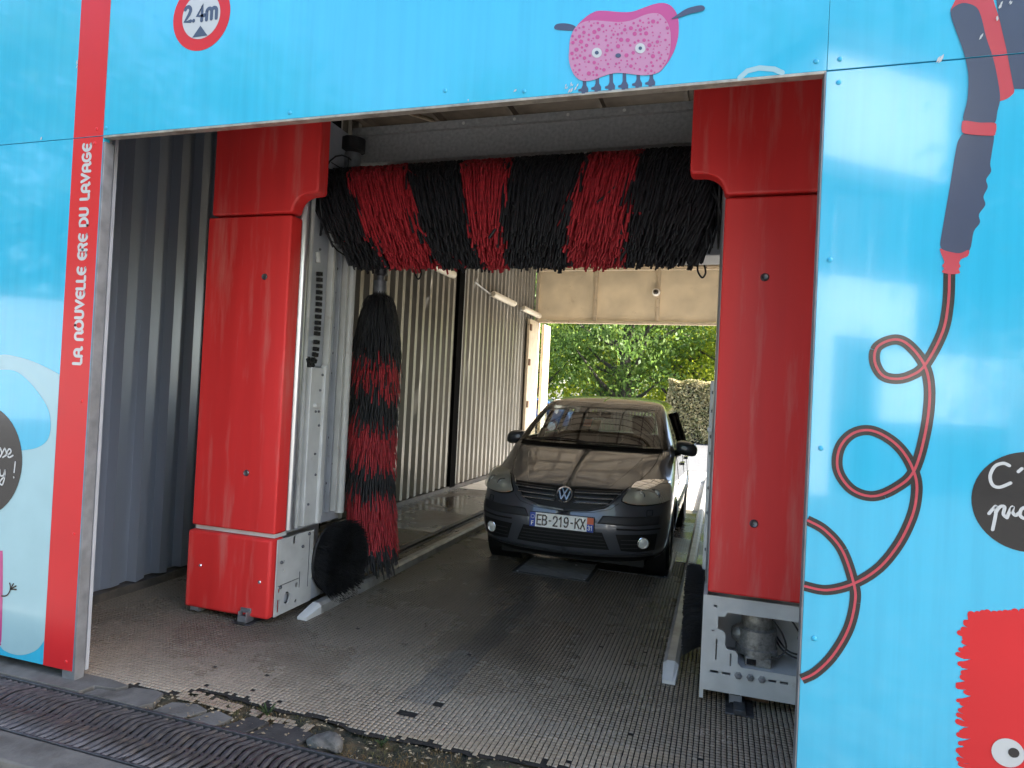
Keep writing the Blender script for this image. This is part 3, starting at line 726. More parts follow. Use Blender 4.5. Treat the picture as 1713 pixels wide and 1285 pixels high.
b.build('cartoon_print', [M['pale_print'], M['blue'], M['pink_print'], M['black_print']], PL, rel=FO)
# red fringed figure at the lower right
Z = lambda pts: zoomp(pts, 1300, 820, .362)
b = MB()
b.fill([Z([(893,600),(940,585),(1500,560),(1500,1700),(893,1700)])], Y1, 0)
y_ = 600
while y_ < 1680:
    l = random.uniform(30, 72); a = random.uniform(-12, 16)
    b.ribbon(Z(smoothpts([(905, y_), (905-l*.55, y_+a*.3+6), (905-l, y_+a)], 3)), random.uniform(.012, .019), Y1-.0002*(1+random.random()), 0); y_ += random.uniform(16, 24)
x_ = 900
while x_ < 1490:
    l = random.uniform(14, 32); b.ribbon(Z([(x_, 606-(x_-900)*.04), (x_+random.uniform(-12, 4), 585-l*.7-(x_-900)*.03)]), .022, Y1-.0002*(1+random.random()), 0); x_ += random.uniform(22, 34)
e = F(1300+1065*.362, 820+1212*.362); b.fill([circ(e, .047, 28)], Y3, 1); b.fill([circ((e[0]+.016, e[1]+.004), .016, 18)], Y4, 2)
b.build('fringed_figure_print', [M['red_print'], M['white_print'], M['black_print']], PR, rel=FO)
# paint chips
for a, c, s_ in ((1571,97,6),(130,108,5),(955,150,5),(948,147,3),(965,146,4),(957,142,3),(1640,62,4),(1672,10,4),(1690,4,3),(1668,32,3),(71,231,4),(862,152,3),(784,168,2)):
    b = MB()
    for k in range(3):
        q = F(a+random.uniform(-s_, s_)*.6, c+random.uniform(-s_, s_)); l = s_*.0011
        b.fill([[(q[0]-l, q[1]-l*1.5), (q[0]+l*.6, q[1]-l*.4), (q[0]+l, q[1]+l*2), (q[0]-l*.2, q[1]+l)]], Y4-.0006-.0003*k)
    b.build('paint_chip', M['white_print'], fac, rel=FO)

# ------------------------------------------------------------------ side walls of trapezoidal sheet
def corrugated(name, x, y0, y1, z0, z1, face, label, breaks, open_end=False):
    O = (x, (y0+y1)/2, 0)
    t = empty(name, O, label, 'wall')
    ys = [y0]+breaks+[y1]; pitch = .215
    for a, c in zip(ys[:-1], ys[1:]):
        zlo = z0
        if open_end and c == y1: z0 = 3.2
        prof = []; y = a+.03
        while y < c-.02:
            for dy, dx in ((0, 0), (.074, 0), (.110, .060), (.186, .060)):
                if y+dy < c-.02: prof.append((y+dy, dx))
            y += pitch
        vs = []; fs = []; nz = 2
        for (yy, dx) in prof:
            for z in (z0+rng.normal(0, .006), z1): vs.append((x-face*dx, yy, z))
        for i in range(len(prof)-1): fs.append((2*i, 2*i+2, 2*i+3, 2*i+1))
        b = MB(); b.add(vs, fs)
        o = b.build('sheet', M['sheet'] if a < 3 else M['sheet_far'], t, rel=O)
        so_ = o.modifiers.new('thickness', 'SOLIDIFY'); so_.thickness = .002
    for c in breaks:
        b = MB(); b.box(x-.035, x+.018, c-.14, c+.08, zlo-.03, z1); b.build('post', M['void_black'], t, rel=O)
        b = MB(); b.box(x+face*.001, x+face*.022, c+.085, c+.10, zlo+.02, z1); b.build('trim', M['frame_light'], t, rel=O)
    b = MB(); b.box(min(x+face*.015, x-face*.16), max(x+face*.015, x-face*.16), y0, y1, -.02, zlo-.012); b.build('plinth', M['plinth'], t, rel=O)
    b = MB(); b.box(x-face*.11-.012, x-face*.11+.012, y0, breaks[-1] if open_end else y1, zlo-.02, z1); b.box(x-face*.10-.012, x-face*.10+.012, breaks[-1]+.001, y1, 3.2, z1) if open_end else None; b.build('backing', M['frame_grey'], t, rel=O)
    return t
M['plinth'] = mat('wet_plinth', (.055, .05, .045), .5, var=.4, scale=8, bump=.4, bscale=30, c2=(.12, .10, .08), c2lo=.5, c2hi=.7, c2scale=6)
corrugated('corrugated_wall', -.95, .17, 11.75, .07, 4.595, 1, 'tall ribbed steel wall carrying the tube lamps beside the car', [3.55, 7.35])
corrugated('corrugated_wall', 4.45, .17, 11.75, .07, 4.595, -1, 'ribbed steel wall behind the pylon with the exposed motor', [3.55, 7.35], True)
# front returns between facade and side walls
for nm, xa, xb, lab in (('front_return', -.98, -.06, 'steel return wall behind the lettered red stripe'), ('front_return', W_+.07, 4.48, 'steel return wall behind the hose picture panel')):
    b = MB(); b.box(-.5*(xb-xa), .5*(xb-xa), 0, .02, 0, 4.5)
    o = b.build(nm, M['frame_grey']); o.location = ((xa+xb)/2, .125, 0); tag(o, lab, 'wall')

# ------------------------------------------------------------------ translucent roof on purlins
RO = (1.75, 6, 4.5)
roof = empty('bay_roof', RO, 'warm translucent sheet roof on dark purlins over the wash bay', 'roof')
for y0 in np.arange(4.6, 11.7, 1.79):
    b = MB(); pr_ = []; yy_ = y0+.004
    while yy_ < y0+1.75:
        pr_ += [(yy_, 4.602), (yy_+.08, 4.602), (yy_+.10, 4.632), (yy_+.16, 4.632), (yy_+.18, 4.602)]; yy_ += .183
    b.add([(x, min(q[0], y0+1.787), q[1]) for q in pr_ for x in (-1.05, 4.55)], [(2*i, 2*i+1, 2*i+3, 2*i+2) for i in range(len(pr_)-1)])
    o = b.build('sheet', M['roofsheet'], roof, rel=RO); o.modifiers.new('thickness', 'SOLIDIFY').thickness = .003
b = MB(); b.box(-1.05, 4.55, .1, 4.6, 4.60, 4.63); b.build('front_deck', M['purlin'], roof, rel=RO)
for y in (.35, 1.5, 2.6, 3.5, 4.4, 5.3, 6.2, 7.1, 8.0, 8.9, 9.8, 10.7, 11.6):
    b = MB(); b.box(-1.02, 4.52, y-.028, y+.028, 4.47, 4.598); b.box(-1.02, 4.52, y-.05, y+.05, 4.462, 4.469, 1)
    b.build('purlin', [M['purlin'], M['cream_frame']], roof, rel=RO)
for y in np.arange(4.72, 11.6, .225):
    b = MB(); b.box(-1.02, 4.52, y-.012, y+.012, 4.575, 4.599); b.build('batten', M['purlin'], roof, rel=RO)
for x in (-.6, .2, 1.0, 1.9, 2.7, 3.5, 4.2):
    b = MB(); b.box(x-.02, x+.02, .2, 11.7, 4.38, 4.46); b.build('rafter', M['purlin'], roof, rel=RO)
for xa, xb in ((-.6, .6), (2.9, 4.1)):
    b = MB(); b.tube([(xa, 2.7, 4.40), (xb, 4.3, 4.40)], .022, 8); b.build('brace', M['cream_frame'], roof, rel=RO)

# ------------------------------------------------------------------ rear header over the exit
HO = (1.75, 11.8, 3.2)
hd = empty('rear_header', HO, 'cream panelled header wall over the rear exit', 'wall')
xs = [-1.05, -.92, .41, 1.75, 3.09, 4.42]
for xa, xb in zip(xs[1:-1], xs[2:]):
    b = MB(); b.box(xa+.035, xb-.035, 11.80, 11.815, 3.27, 4.36); b.build('panel', M['cream'], hd, rel=HO, bevel=.002)
for x in xs[1:]:
    b = MB(); b.box(x-.034, x+.034, 11.76, 11.84, 3.262, 4.368); b.build('mullion', M['cream_frame'], hd, rel=HO, bevel=.003)
b = MB(); b.box(-1.0, 4.5, 11.75, 11.85, 3.2, 3.26); b.build('bottom_rail', M['cream_frame'], hd, rel=HO, bevel=.004)
b = MB(); b.box(-1.0, 4.5, 11.73, 11.86, 4.37, 4.59); b.box(-1.0, 4.5, 11.70, 11.73, 4.40, 4.43); b.build('top_rail', M['cream_frame'], hd, rel=HO, bevel=.004)
for xa, xb in ((-1.0, -.86), (4.3, 4.45)):
    b = MB(); b.box(xa, xb, 11.78, 11.9, 0, 3.2); b.build('jamb', M['cream_frame'], hd, rel=HO)
# open door leaf folded at the left of the exit
DO = (-.78, 12.3, 0)
dl = empty('door_leaf', DO, 'white framed door leaf standing open at the rear exit', 'door')
b = MB(); b.box(-.80, -.775, 11.98, 12.40, .06, 3.12); b.build('panel', M['white_paint'], dl, rel=DO)
b = MB()
for y0, y1, z0, z1 in ((11.92, 11.98, .03, 3.18), (12.40, 12.46, .03, 3.18), (11.98, 12.40, .03, .1), (11.98, 12.40, 3.1, 3.18)): b.box(-.82, -.755, y0, y1, z0, z1)
b.build('frame', M['cream_frame'], dl, rel=DO, bevel=.003)
FO2 = (-.84, 11.35, 0)
dl = empty('door_leaf', FO2, 'grimy cream door leaf folded against the ribbed wall by the exit', 'door')
b = MB(); b.box(-.895, -.84, 11.0, 11.68, .03, 3.2); b.build('panel', M['cream_frame'], dl, rel=FO2, bevel=.004)
for z in (.4, 1.3, 2.2, 2.95):
    b = MB(); b.box(-.838, -.815, 11.02, 11.12, z, z+.14); b.build('hinge', M['rust'], dl, rel=FO2, bevel=.003)
# dome camera on the header
CO = (1.70, 11.74, 3.88)
dc = empty('dome_camera', CO, 'small white dome camera on a mullion of the rear header', 'camera')
b = MB(); b.lathe([(.0005, .02), (.075, .02), (.085, -.01), (.08, -.05), (.055, -.075)], CO, 'y', 24); b.build('housing', M['white_paint'], dc, True, rel=CO)
b = MB(); b.lathe([(.055, -.072), (.045, -.10), (.025, -.115), (.0005, -.12)], CO, 'y', 20); b.build('lens_dome', M['black_print'], dc, True, rel=CO)
# tube lamps on the wall
def tube_lamp(y, label, cond):
    O = (-.90, y, 3.35); t = empty('tube_lamp', O, label, 'lamp', 'tube lamps on the ribbed wall')
    b = MB(); b.box(-.915, -.87, y-.62, y+.62, 3.31, 3.38); b.build('housing', M['frame_light'], t, rel=O, bevel=.006)
    pr = [(.0005, -.64), (.04, -.635), (.058, -.60), (.058, .60), (.04, .635), (.0005, .64)]
    b = MB(); b.lathe([(r, h) for r, h in pr], (-.835, y, 3.345), 'y', 18); b.build('diffuser', M['lamp_white'], t, True, rel=O)
    b = MB(); b.tube([(-.9, y-.62, 3.345), (-.9, y-cond, 3.42)], .014, 8); b.build('conduit', M['alu'], t, rel=O)
tube_lamp(6.1, 'tube lamp with long conduit mounted just before the dark wall post', .9)
tube_lamp(9.2, 'tube lamp mounted mid wall between the dark post and the exit', 1.4)
tube_lamp(11.1, 'tube lamp mounted in the wall corner by the rear header', .35)
# wheel guides and running rails
def guide(x, y0, y1, label, s_):
    O = (x, y0, 0); t = empty('wheel_guide', O, label, 'guide rail', 'steel wheel guides on the floor')
    hw = .045; h = .075
    prof = [(-hw, 0), (-hw, h*.75), (-hw*.5, h), (hw*.5, h), (hw, h*.75), (hw, 0)]
    for a, c in ((y0+.16, y0+1.6), (y0+1.603, y0+4.6), (y0+4.603, y1)):
        b = MB(); b.add([(x+p, a, z) for p, z in prof]+[(x+p, c, z) for p, z in prof], [(i, i+1, i+7, i+6) for i in range(5)]+[(0, 5, 4, 3, 2, 1), (6, 7, 8, 9, 10, 11)])
        b.build('rail', M['guide'], t, rel=O)
    b = MB(); b.add([(x+p*.8, y0, min(z, .02)) for p, z in prof]+[(x+p, y0+.158, z) for p, z in prof], [(i, i+1, i+7, i+6) for i in range(5)]+[(0, 5, 4, 3, 2, 1), (6, 7, 8, 9, 10, 11)])
    b.build('end_piece', M['frame_light'], t, rel=O)
guide(.50, 1.26, 11.6, 'grey wheel guide rail running along the floor beside the black disc brush and side brush', 1)
guide(2.915, 1.26, 11.6, 'grey wheel guide rail on the algae stained side of the floor', -1)
for x, lab in ((.20, 'dark running rail sunk in the wet floor below the ribbed lamp wall'), (3.29, 'dark running rail under the pylon with the exposed motor')):
    b = MB(); b.box(-.03, .03, 0, 10.7, -.006, .028); b.box(-.07, .07, 0, 10.7, -.006, .006)
    o = b.build('running_rail', M['iron'], None, bevel=.003); o.location = (x, 1.02, 0); tag(o, lab, 'rail')
# ------------------------------------------------------------------ the rollover wash gantry
GO = (1.745, 1.6, 0)
ga = empty('wash_gantry', GO, 'rollover car wash gantry with red covered pylons and red and black brushes', 'car wash')
def arcp(cx, cz, r, a0, a1, n=8): return [(cx+r*math.cos(R(a)), cz+r*math.sin(R(a))) for a in np.linspace(a0, a1, n)]
def G(b, name, mt, parent=None, **k): return b.build(name, mt, parent or ga, rel=GO, **k)
CX = 1.745
for left in (True, False):
    X = (lambda x: x) if left else (lambda x: 2*CX-x)
    def bx(b, x0, x1, y0, y1, z0, z1, mi=0):
        a, c = X(x0), X(x1); return b.box(min(a, c), max(a, c), y0, y1, z0, z1, mi)
    # red covers
    prof = [(-.26, 2.715), (.375, 2.715)]+arcp(.50, 2.725, .11, 175, 92, 9)+[(.565, 2.838), (.575, 2.86), (.575, 3.52), (-.26, 3.52)]
    b = MB(); b.plate([[(X(p), z) for p, z in prof]], 1.075, 1.19); G(b, 'upper_cover', M['cover'], bevel=.014, bseg=4)
    b = MB(); bx(b, -.285, .385, 1.075, 1.20, .595, 2.70); G(b, 'column_cover', M['cover'], bevel=.013, bseg=4)
    if left:
        b = MB(); bx(b, -.30, .375, 1.06, 1.20, .04, .562); cvr = G(b, 'base_cover', M['cover'], bevel=.02, bseg=4)
        b = MB(); bx(b, -.27, .37, 1.10, 1.22, .566, .592); G(b, 'cover_gap', M['frame_light'])
    lk = [(.20, 2.29), (.14, .98)] if left else [(.17, 2.27), (.17, .98)]
    for lx, lz in lk:
        b = MB(); b.lathe([(.0005, -.004), (.011, -.004), (.017, -.008), (.021, -.004), (.022, 0)], (X(lx), 1.0745, lz), 'y', 16); G(b, 'cover_lock', M['bolt'], smooth=True)
    if left:
        for lx, lz in ((-.18, .33), (.30, .28)): b = MB(); b.lathe([(.0005, -.006), (.008, -.006), (.012, 0)], (lx, 1.0595, lz), 'y', 10); G(b, 'screw', M['alu'], smooth=True)
    # column behind the cover: guide tubes, sheet, flanges, bolts
    b = MB(); b.tube([(X(.362), 1.245, .60), (X(.362), 1.245, 3.0)], .040, 16); G(b, 'guide_tube', M['alu'], smooth=True)
    b = MB(); bx(b, .375, .392, 1.30, 1.322, .60, 2.98); G(b, 'guide_strip', M['frame_light'])
    b = MB(); bx(b, -.26, .345, 1.21, 1.90, .57, 3.5); G(b, 'column', M['frame_grey'])
    b = MB(); bx(b, .346, .362, 1.34, 1.55, 1.72, 2.80); G(b, 'side_plate', M['frame_grey'], bevel=.003)
    b = MB(); bx(b, .346, .405, 1.36, 1.53, .60, 1.71); bx(b, .38, .425, 1.505, 1.545, .60, 1.73); G(b, 'slide_box', M['frame_light'], bevel=.006)
    for y0, y1, dx in ((1.57, 1.60, .05), (1.64, 1.655, .03), (1.70, 1.715, .035), (1.775, 1.80, .045)):
        b = MB(); bx(b, .346, .346+dx, y0, y1, .64, 2.75); G(b, 'flange', M['frame_light'] if dx > .04 else M['frame_grey'], bevel=.002)
    b = MB(); b.tube([(X(.375), 1.86, .62), (X(.375), 1.86, 2.9)], .035, 14); G(b, 'round_tube', M['frame_light'], smooth=True)
    bp_ = MB(); sgn = 1 if left else -1
    bp_.lathe([(.0005, .012*sgn), (.008, .012*sgn), (.012, .006*sgn), (.012, 0)], (0, 0, 0), 'x', 8)
    first = None
    for yy, zz in [(1.68, 2.62), (1.69, 2.46), (1.68, 2.28), (1.68, 2.02), (1.665, 1.83), (1.685, 1.83), (1.68, 1.68), (1.66, 1.36), (1.66, 1.2), (1.685, 1.2), (1.675, 1.14), (1.66, .93), (1.66, .86), (1.69, .86), (1.675, .80), (1.66, .70), (1.75, 1.0)]:
        o = bp_.build('bolt', M['bolt'], ga, True) if first is None else first.copy()
        if first is None: first = o
        else: link(o, ga)
        o.location = (X(.348)-GO[0], yy-GO[1], zz)
    for yy, zz in [(1.44, 2.55), (1.45, 1.8), (1.49, 1.66), (1.47, 1.55), (1.43, 1.40), (1.47, 1.40), (1.48, 1.30), (1.45, 1.1), (1.47, .95), (1.40, .75)]:
        o = first.copy(); link(o, ga); o.location = (X(.365 if zz > 1.71 else .406)-GO[0], yy-GO[1], zz); o.scale = (.8, .8, .8)
    b = MB(); bx(b, .40, .43, 1.405, 1.46, 1.43, 1.455); G(b, 'catch', M['frame_light'], bevel=.004)
    # cable chain
    if left:
        ch = MB(); ch.tube([(.375, 1.40, 2.52), (.38, 1.41, 2.45)], .016, 8); cc = G(ch, 'cable_gland', M['frame_light'])
        path = smoothpts([(1.415, 2.43), (1.43, 2.2), (1.43, 1.95), (1.42, 1.80), (1.39, 1.735), (1.35, 1.73), (1.33, 1.76)], 6)
        lk_ = MB(); lk_.plate([[(-.020, -.014), (.020, -.014), (.020, .014), (-.020, .014)], [(-.010, -.006), (-.010, .006), (.010, .006), (.010, -.006)]], -.014, .014, 'x'); f0 = None
        acc = 0; last = path[0]
        for q in path[1:]:
            acc += math.dist(q, last)
            if acc > .034:
                acc = 0; o = lk_.build('chain_link', M['black_rubber'], ga) if f0 is None else f0.copy()
                if f0 is None: f0 = o
                else: link(o, ga)
                o.location = (.388-GO[0], q[0]-GO[1], q[1]); o.rotation_euler.x = math.atan2(q[1]-last[1], q[0]-last[0])+math.pi/2
            last = q
    # chassis
    b = MB(); bx(b, -.20, .36, 1.22, 2.42, .10, .16); bx(b, .345, .385, 1.50, 2.45, .05, .20); bx(b, -.22, -.18, 1.2, 2.45, .05, .5)
    G(b, 'chassis', M['frame_grey'], bevel=.004)
    if left:
        outer = [(1.105, .05), (1.51, .05), (1.51, .555), (1.105, .555)]
        cir = lambda y, z, r, ry=None: [(y+r*math.cos(a), z+(ry or r)*math.sin(a)) for a in np.linspace(0, 2*math.pi, 14, endpoint=False)]
        holes = [cir(1.23, .145, .033, .042), cir(1.335, .205, .014, .02), cir(1.335, .095, .014), cir(1.145, .215, .012, .018), [(1.130, .07), (1.152, .07), (1.152, .155), (1.130, .155)],
                 cir(1.18, .40, .006, .011), cir(1.18, .34, .006, .011), [(1.27, .50), (1.30, .50), (1.30, .555-.004), (1.27, .555-.004)]]
        b = MB(); b.plate([outer]+holes, .386, .394, 'x'); G(b, 'chassis_plate', M['frame_light2'])
        for yy, zz in ((1.15, .40), (1.15, .235), (1.38, .46), (1.45, .535)):
            o = first.copy(); link(o, ga); o.location = (.394-GO[0], yy-GO[1], zz)
        b = MB(); b.box(.3945, .398, 1.125, 1.36, .245, .248); b.box(.3945, .398, 1.36, 1.363, .18, .29); b.box(.3945, .397, 1.46, 1.463, .16, .53); G(b, 'seam_strip', M['bolt'])
    else:
        # exposed base: stepped opening, motor and wiring inside
        r_ = lambda y: y
        outer = [(3.085, .07), (3.80, .07), (3.80, .572), (3.085, .572)]
        hole = [(3.165, .40), (3.165, .465), (3.20, .468), (3.21, .492), (3.74, .492), (3.74, .215), (3.29, .215), (3.272, .235), (3.272, .275), (3.26, .295), (3.215, .30), (3.205, .32), (3.205, .375), (3.195, .39)]
        hl = [hole, [(3.158, .235), (3.166, .235), (3.166, .345), (3.158, .345)], [(3.232, .215), (3.240, .215), (3.240, .28), (3.232, .28)], [(3.135, .165), (3.178, .165), (3.178, .178), (3.135, .178)],
              [(3.195, .165), (3.238, .165), (3.238, .178), (3.195, .178)], [(3.425, .165), (3.465, .165), (3.465, .178), (3.425, .178)], [(3.482, .165), (3.522, .165), (3.522, .178), (3.482, .178)],
              [(3.465, .235+.0-.02-.03), (3.466, .185), (3.466, .186)], [(3.14, .512), (3.158, .512), (3.158, .525), (3.14, .525)], [(3.135, .385), (3.15, .385), (3.15, .392), (3.135, .392)]]
        hl = [h for h in hl if len(h) > 3]
        b = MB(); b.plate([outer]+hl, 1.105, 1.112, 'y'); G(b, 'base_plate', M['frame_light2'])
        b = MB(); b.box(3.085, 3.105, 1.113, 1.52, .02, .572); G(b, 'base_side_plate', M['frame_light2'])
        b = MB(); b.box(3.105, 3.80, 1.40, 1.41, .06, .57); b.box(3.105, 3.80, 1.113, 1.40, .205, .213); G(b, 'base_inner_wall', M['frame_light'])
        for x in (3.278, 3.338, 3.395):
            b = MB(); b.lathe([(.0005, -.014), (.010, -.014), (.012, -.006), (.02, -.005), (.02, 0)], (x, 1.1045, .172), 'y', 6); G(b, 'nut', M['galv'])
        b = MB(); b.lathe([(.0005, .492), (.072, .487), (.082, .47), (.082, .405), (.078, .40), (.10, .392), (.10, .30), (.108, .295), (.108, .262), (.0005, .262)], (3.37, 1.25, 0), 'z', 24); mo = G(b, 'motor', M['motor'], smooth=True)
        b = MB(); b.lathe([(.0005, -.135), (.03, -.13), (.045, -.11), (.05, -.08)], (3.37, 1.25, .35), 'x', 16); b.box(3.31, 3.44, 1.15, 1.35, .214, .262); G(b, 'motor_mount', M['motor'], mo, bevel=.004)
        b = MB(); b.box(3.318, 3.365, 1.146, 1.15, .222, .252); G(b, 'rating_plate', M['black_print'], mo)
        for pts in ([(3.44, 1.2, .46), (3.49, 1.17, .40), (3.51, 1.16, .33), (3.47, 1.15, .28), (3.43, 1.18, .27)], [(3.46, 1.3, .36), (3.52, 1.2, .31), (3.60, 1.2, .30), (3.7, 1.25, .33)], [(3.46, 1.3, .34), (3.5, 1.22, .30), (3.58, 1.2, .275), (3.7, 1.22, .29)], [(3.5, 1.35, .49), (3.56, 1.3, .42), (3.60, 1.3, .36)]):
            b = MB(); b.tube(smoothpts(pts, 5), .005, 6); G(b, 'cable', M['black_rubber'], smooth=True)
        b = MB(); b.lathe([(.0005, -.01), (.02, -.01), (.022, .01)], (3.60, 1.29, .35), 'y', 12); G(b, 'cable_gland', M['black_rubber'])
        b = MB(); b.box(3.21, 3.44, 1.12, 1.30, .0, .055) if False else b.box(3.30, 3.44, 1.20, 1.32, .015, .058); G(b, 'axle_block', M['rust'])
    # casters
    cxs = [(.21, 1.05), (-.22, 1.10), (.21, 2.3)] if left else [(X(.22), 1.155), (X(-.2), 1.155), (X(.21), 2.3)]
    for x, y in cxs:
        b = MB(); b.box(x-.032, x-.026, y-.03, y+.05, .012, .085); b.box(x+.026, x+.032, y-.03, y+.05, .012, .085); b.box(x-.032, x+.032, y-.034, y-.03, .02, .06); b.box(x-.04, x+.04, y+.0, y+.12, .07, .10)
        ca = G(b, 'caster', M['galv'], bevel=.002)
        b = MB(); b.lathe([(.0005, -.02), (.022, -.02), (.026, -.015), (.026, .015), (.022, .02), (.0005, .02)], (x, y+.01, .03), 'x', 18); G(b, 'wheel', M['iron'], ca, smooth=True)
    # disc brush for the wheels, on the inner face
    bc = (.395, 1.74, .315) if left else (X(.395), 1.52, .385); sg = 1 if left else -1
    r0, ln = (.26, .14) if left else (.235, .10)
    b = MB(); b.lathe([(.0005, 0), (r0*.93, 0), (r0*.97, .012*sg), (r0*.93, .022*sg), (.0005, .022*sg)], bc, 'x', 40); wb = G(b, 'wheel_brush', M['black_rubber'], smooth=True)
    b = MB(); b.tube([(bc[0]-.05*sg, bc[1], bc[2]), (bc[0]+.01*sg, bc[1], bc[2])], .05, 14); G(b, 'hub', M['bolt'], wb)
    N = 5200
    rr2 = r0*.96*np.sqrt(rng.uniform(.12, 1, N)); aa = rng.uniform(0, 2*math.pi, N)
    L_ = ln*(.75+.3*rng.random(N))*(1-.25*(rr2 < r0*.4))
    spl = .10+.28*(rr2/r0)**3
    dirv = np.stack([np.full(N, float(sg)), np.cos(aa)*spl+rng.normal(0, .10, N), np.sin(aa)*spl+rng.normal(0, .10, N)-.05], 1)
    base = np.stack([np.full(N, bc[0]+.02*sg), bc[1]+rr2*np.cos(aa), bc[2]+rr2*np.sin(aa)], 1)
    tt = np.array([0, .5, 1.0])
    P = base[:, None, :]+dirv[:, None, :]*(L_[:, None]*tt[None, :])[:, :, None]; P[:, :, 2] -= .02*tt[None, :]**2
    P[:, :, 2] = np.maximum(P[:, :, 2], .012)
    tag(strands('bristles', P-np.array(GO), np.stack([np.zeros(N), -np.sin(aa), np.cos(aa)], 1), np.full(N, .0042), .002, M['brush_black'], wb), kind='stuff')
    # upright side brush
    ax = (.43, 2.22) if left else (3.29, 2.22)
    b = MB(); b.tube([(ax[0], ax[1], .35), (ax[0], ax[1], 2.37)], .055, 16); sb = G(b, 'side_brush', M['black_rubber'], smooth=True)
    b = MB(); b.tube([(ax[0], ax[1], 2.36), (ax[0], ax[1], 2.46)], .055, 18); b.tube([(ax[0], ax[1], 2.45), (ax[0], ax[1], 2.53)], .032, 14); G(b, 'shaft_sleeve', M['galv'], sb, smooth=True)
    b = MB(); b.lathe([(.03, 2.50), (.05, 2.52), (.055, 2.58), (.04, 2.62), (.06, 2.66), (.06, 2.80)], (ax[0], ax[1], 0), 'z', 16); G(b, 'joint', M['iron'], sb, smooth=True)
    N = 6800
    z0 = .36+1.99*rng.random(N)**.92; aa = rng.uniform(0, 2*math.pi, N)
    hl_ = rng.uniform(.30, .44, N); A_ = (.080+.058*np.clip((2.36-z0)/.25, 0, 1))*rng.uniform(.75, 1.25, N)
    ss = np.linspace(0, 1, 6)[None, :]*hl_[:, None]; o_ = A_[:, None]*(1-np.exp(-ss/A_[:, None]))
    dn = ss-o_
    lean = .15*np.clip((1.0-z0)/.6, 0, 1)
    tw = rng.normal(0, .12, N)
    P = np.stack([ax[0]+np.cos(aa)[:, None]*(.055+o_)-np.sin(aa)[:, None]*tw[:, None]*ss*.4+lean[:, None]*ss*1.2, ax[1]+np.sin(aa)[:, None]*(.055+o_)+np.cos(aa)[:, None]*tw[:, None]*ss*.4, z0[:, None]-dn], 2)
    P[:, :, 2] = np.maximum(P[:, :, 2], .03)
    zt = z0-.27+.05*np.cos(aa)+rng.normal(0, .022, N)
    bands = [(9, 1.74, 0), (1.74, 1.48, 1), (1.48, 1.20, 0), (1.20, .88, 1), (.88, .62, 0), (.62, .27, 1), (.27, -9, 0)]
    for hi, lo, c_ in bands:
        sel = (zt <= hi) & (zt > lo)
        if hi == 1.74: sel2 = sel & (rng.random(N) < .35); mi = np.where(sel2[sel], 0, 1)
        else: mi = np.full(sel.sum(), c_)
        if sel.sum() == 0: continue
        o = strands('bristle_band', (P[sel]-np.array(GO)), np.stack([-np.sin(aa), np.cos(aa), np.zeros(N)], 1)[sel], np.full(sel.sum(), .0125), .003, [M['black_strip'], M['red_strip']], sb, mi)
        tag(o, kind='stuff')
    # wire guard at the brush end
    b = MB(); gx = X(.42)
    for k in range(11):
        z = 2.62+k*.055; hw = .30*math.sqrt(max(.02, 1-((z-2.92)/.36)**2)); b.tube([(gx, 1.66-hw, z), (gx, 1.66+hw, z)], .0035, 5)
    b.tube([(gx, 1.66+.33*math.cos(a), 2.92+.36*math.sin(a)) for a in np.linspace(0, 2*math.pi, 25)], .006, 6)
    b.tube([(gx, 1.66, 2.56), (gx, 1.66, 3.28)], .004, 5)
    G(b, 'wire_guard', M['black_rubber'])
    b = MB(); b.tube([(X(.40), 1.75, 3.06), (X(.40), 1.75, 3.34)], .062, 18); b.tube([(X(.40), 1.75, 3.36), (X(.40), 1.75, 3.45)], .09, 18, 1); G(b, 'hoist_motor', [M['galv'], M['black_rubber']], smooth=True)

# cross beam
b = MB(); b.box(.25, 3.24, 2.0, 2.32, 3.36, 3.62); b.box(.25, 3.24, 1.96, 2.0, 3.57, 3.63); G(b, 'cross_beam', M['beam'], bevel=.004)
b = MB(); b.box(.55, 2.94, 2.05, 2.08, 3.12, 3.355); G(b, 'beam_apron', M['frame_light'], bevel=.003)
for x in np.arange(1.2, 2.7, .40):
    b = MB(); b.lathe([(.0005, -.006), (.010, -.005), (.012, 0)], (x, 1.9595, 3.60), 'y', 12); G(b, 'rivet', M['white_paint'], smooth=True)
b = MB(); b.box(2.75, 3.3, 2.15, 2.5, 2.62, 2.98); G(b, 'housing_box', M['frame_grey'], bevel=.01)
for x in (.98, 2.96):
    b = MB(); b.tube(smoothpts([(x, 1.75, 2.52), (x-.01, 1.74, 2.44), (x+.02, 1.74, 2.39), (x+.04, 1.74, 2.42), (x+.03, 1.75, 2.47)], 5), .006, 6); G(b, 'cable_loop', M['black_rubber'], smooth=True)
b = MB(); b.tube([(2.93, 1.95, 3.40), (2.93, 1.86, 3.40)], .04, 16); b.tube([(2.90, 1.95, 3.30), (2.90, 1.86, 3.30)], .035, 16); G(b, 'pulley', M['frame_light'], smooth=True)
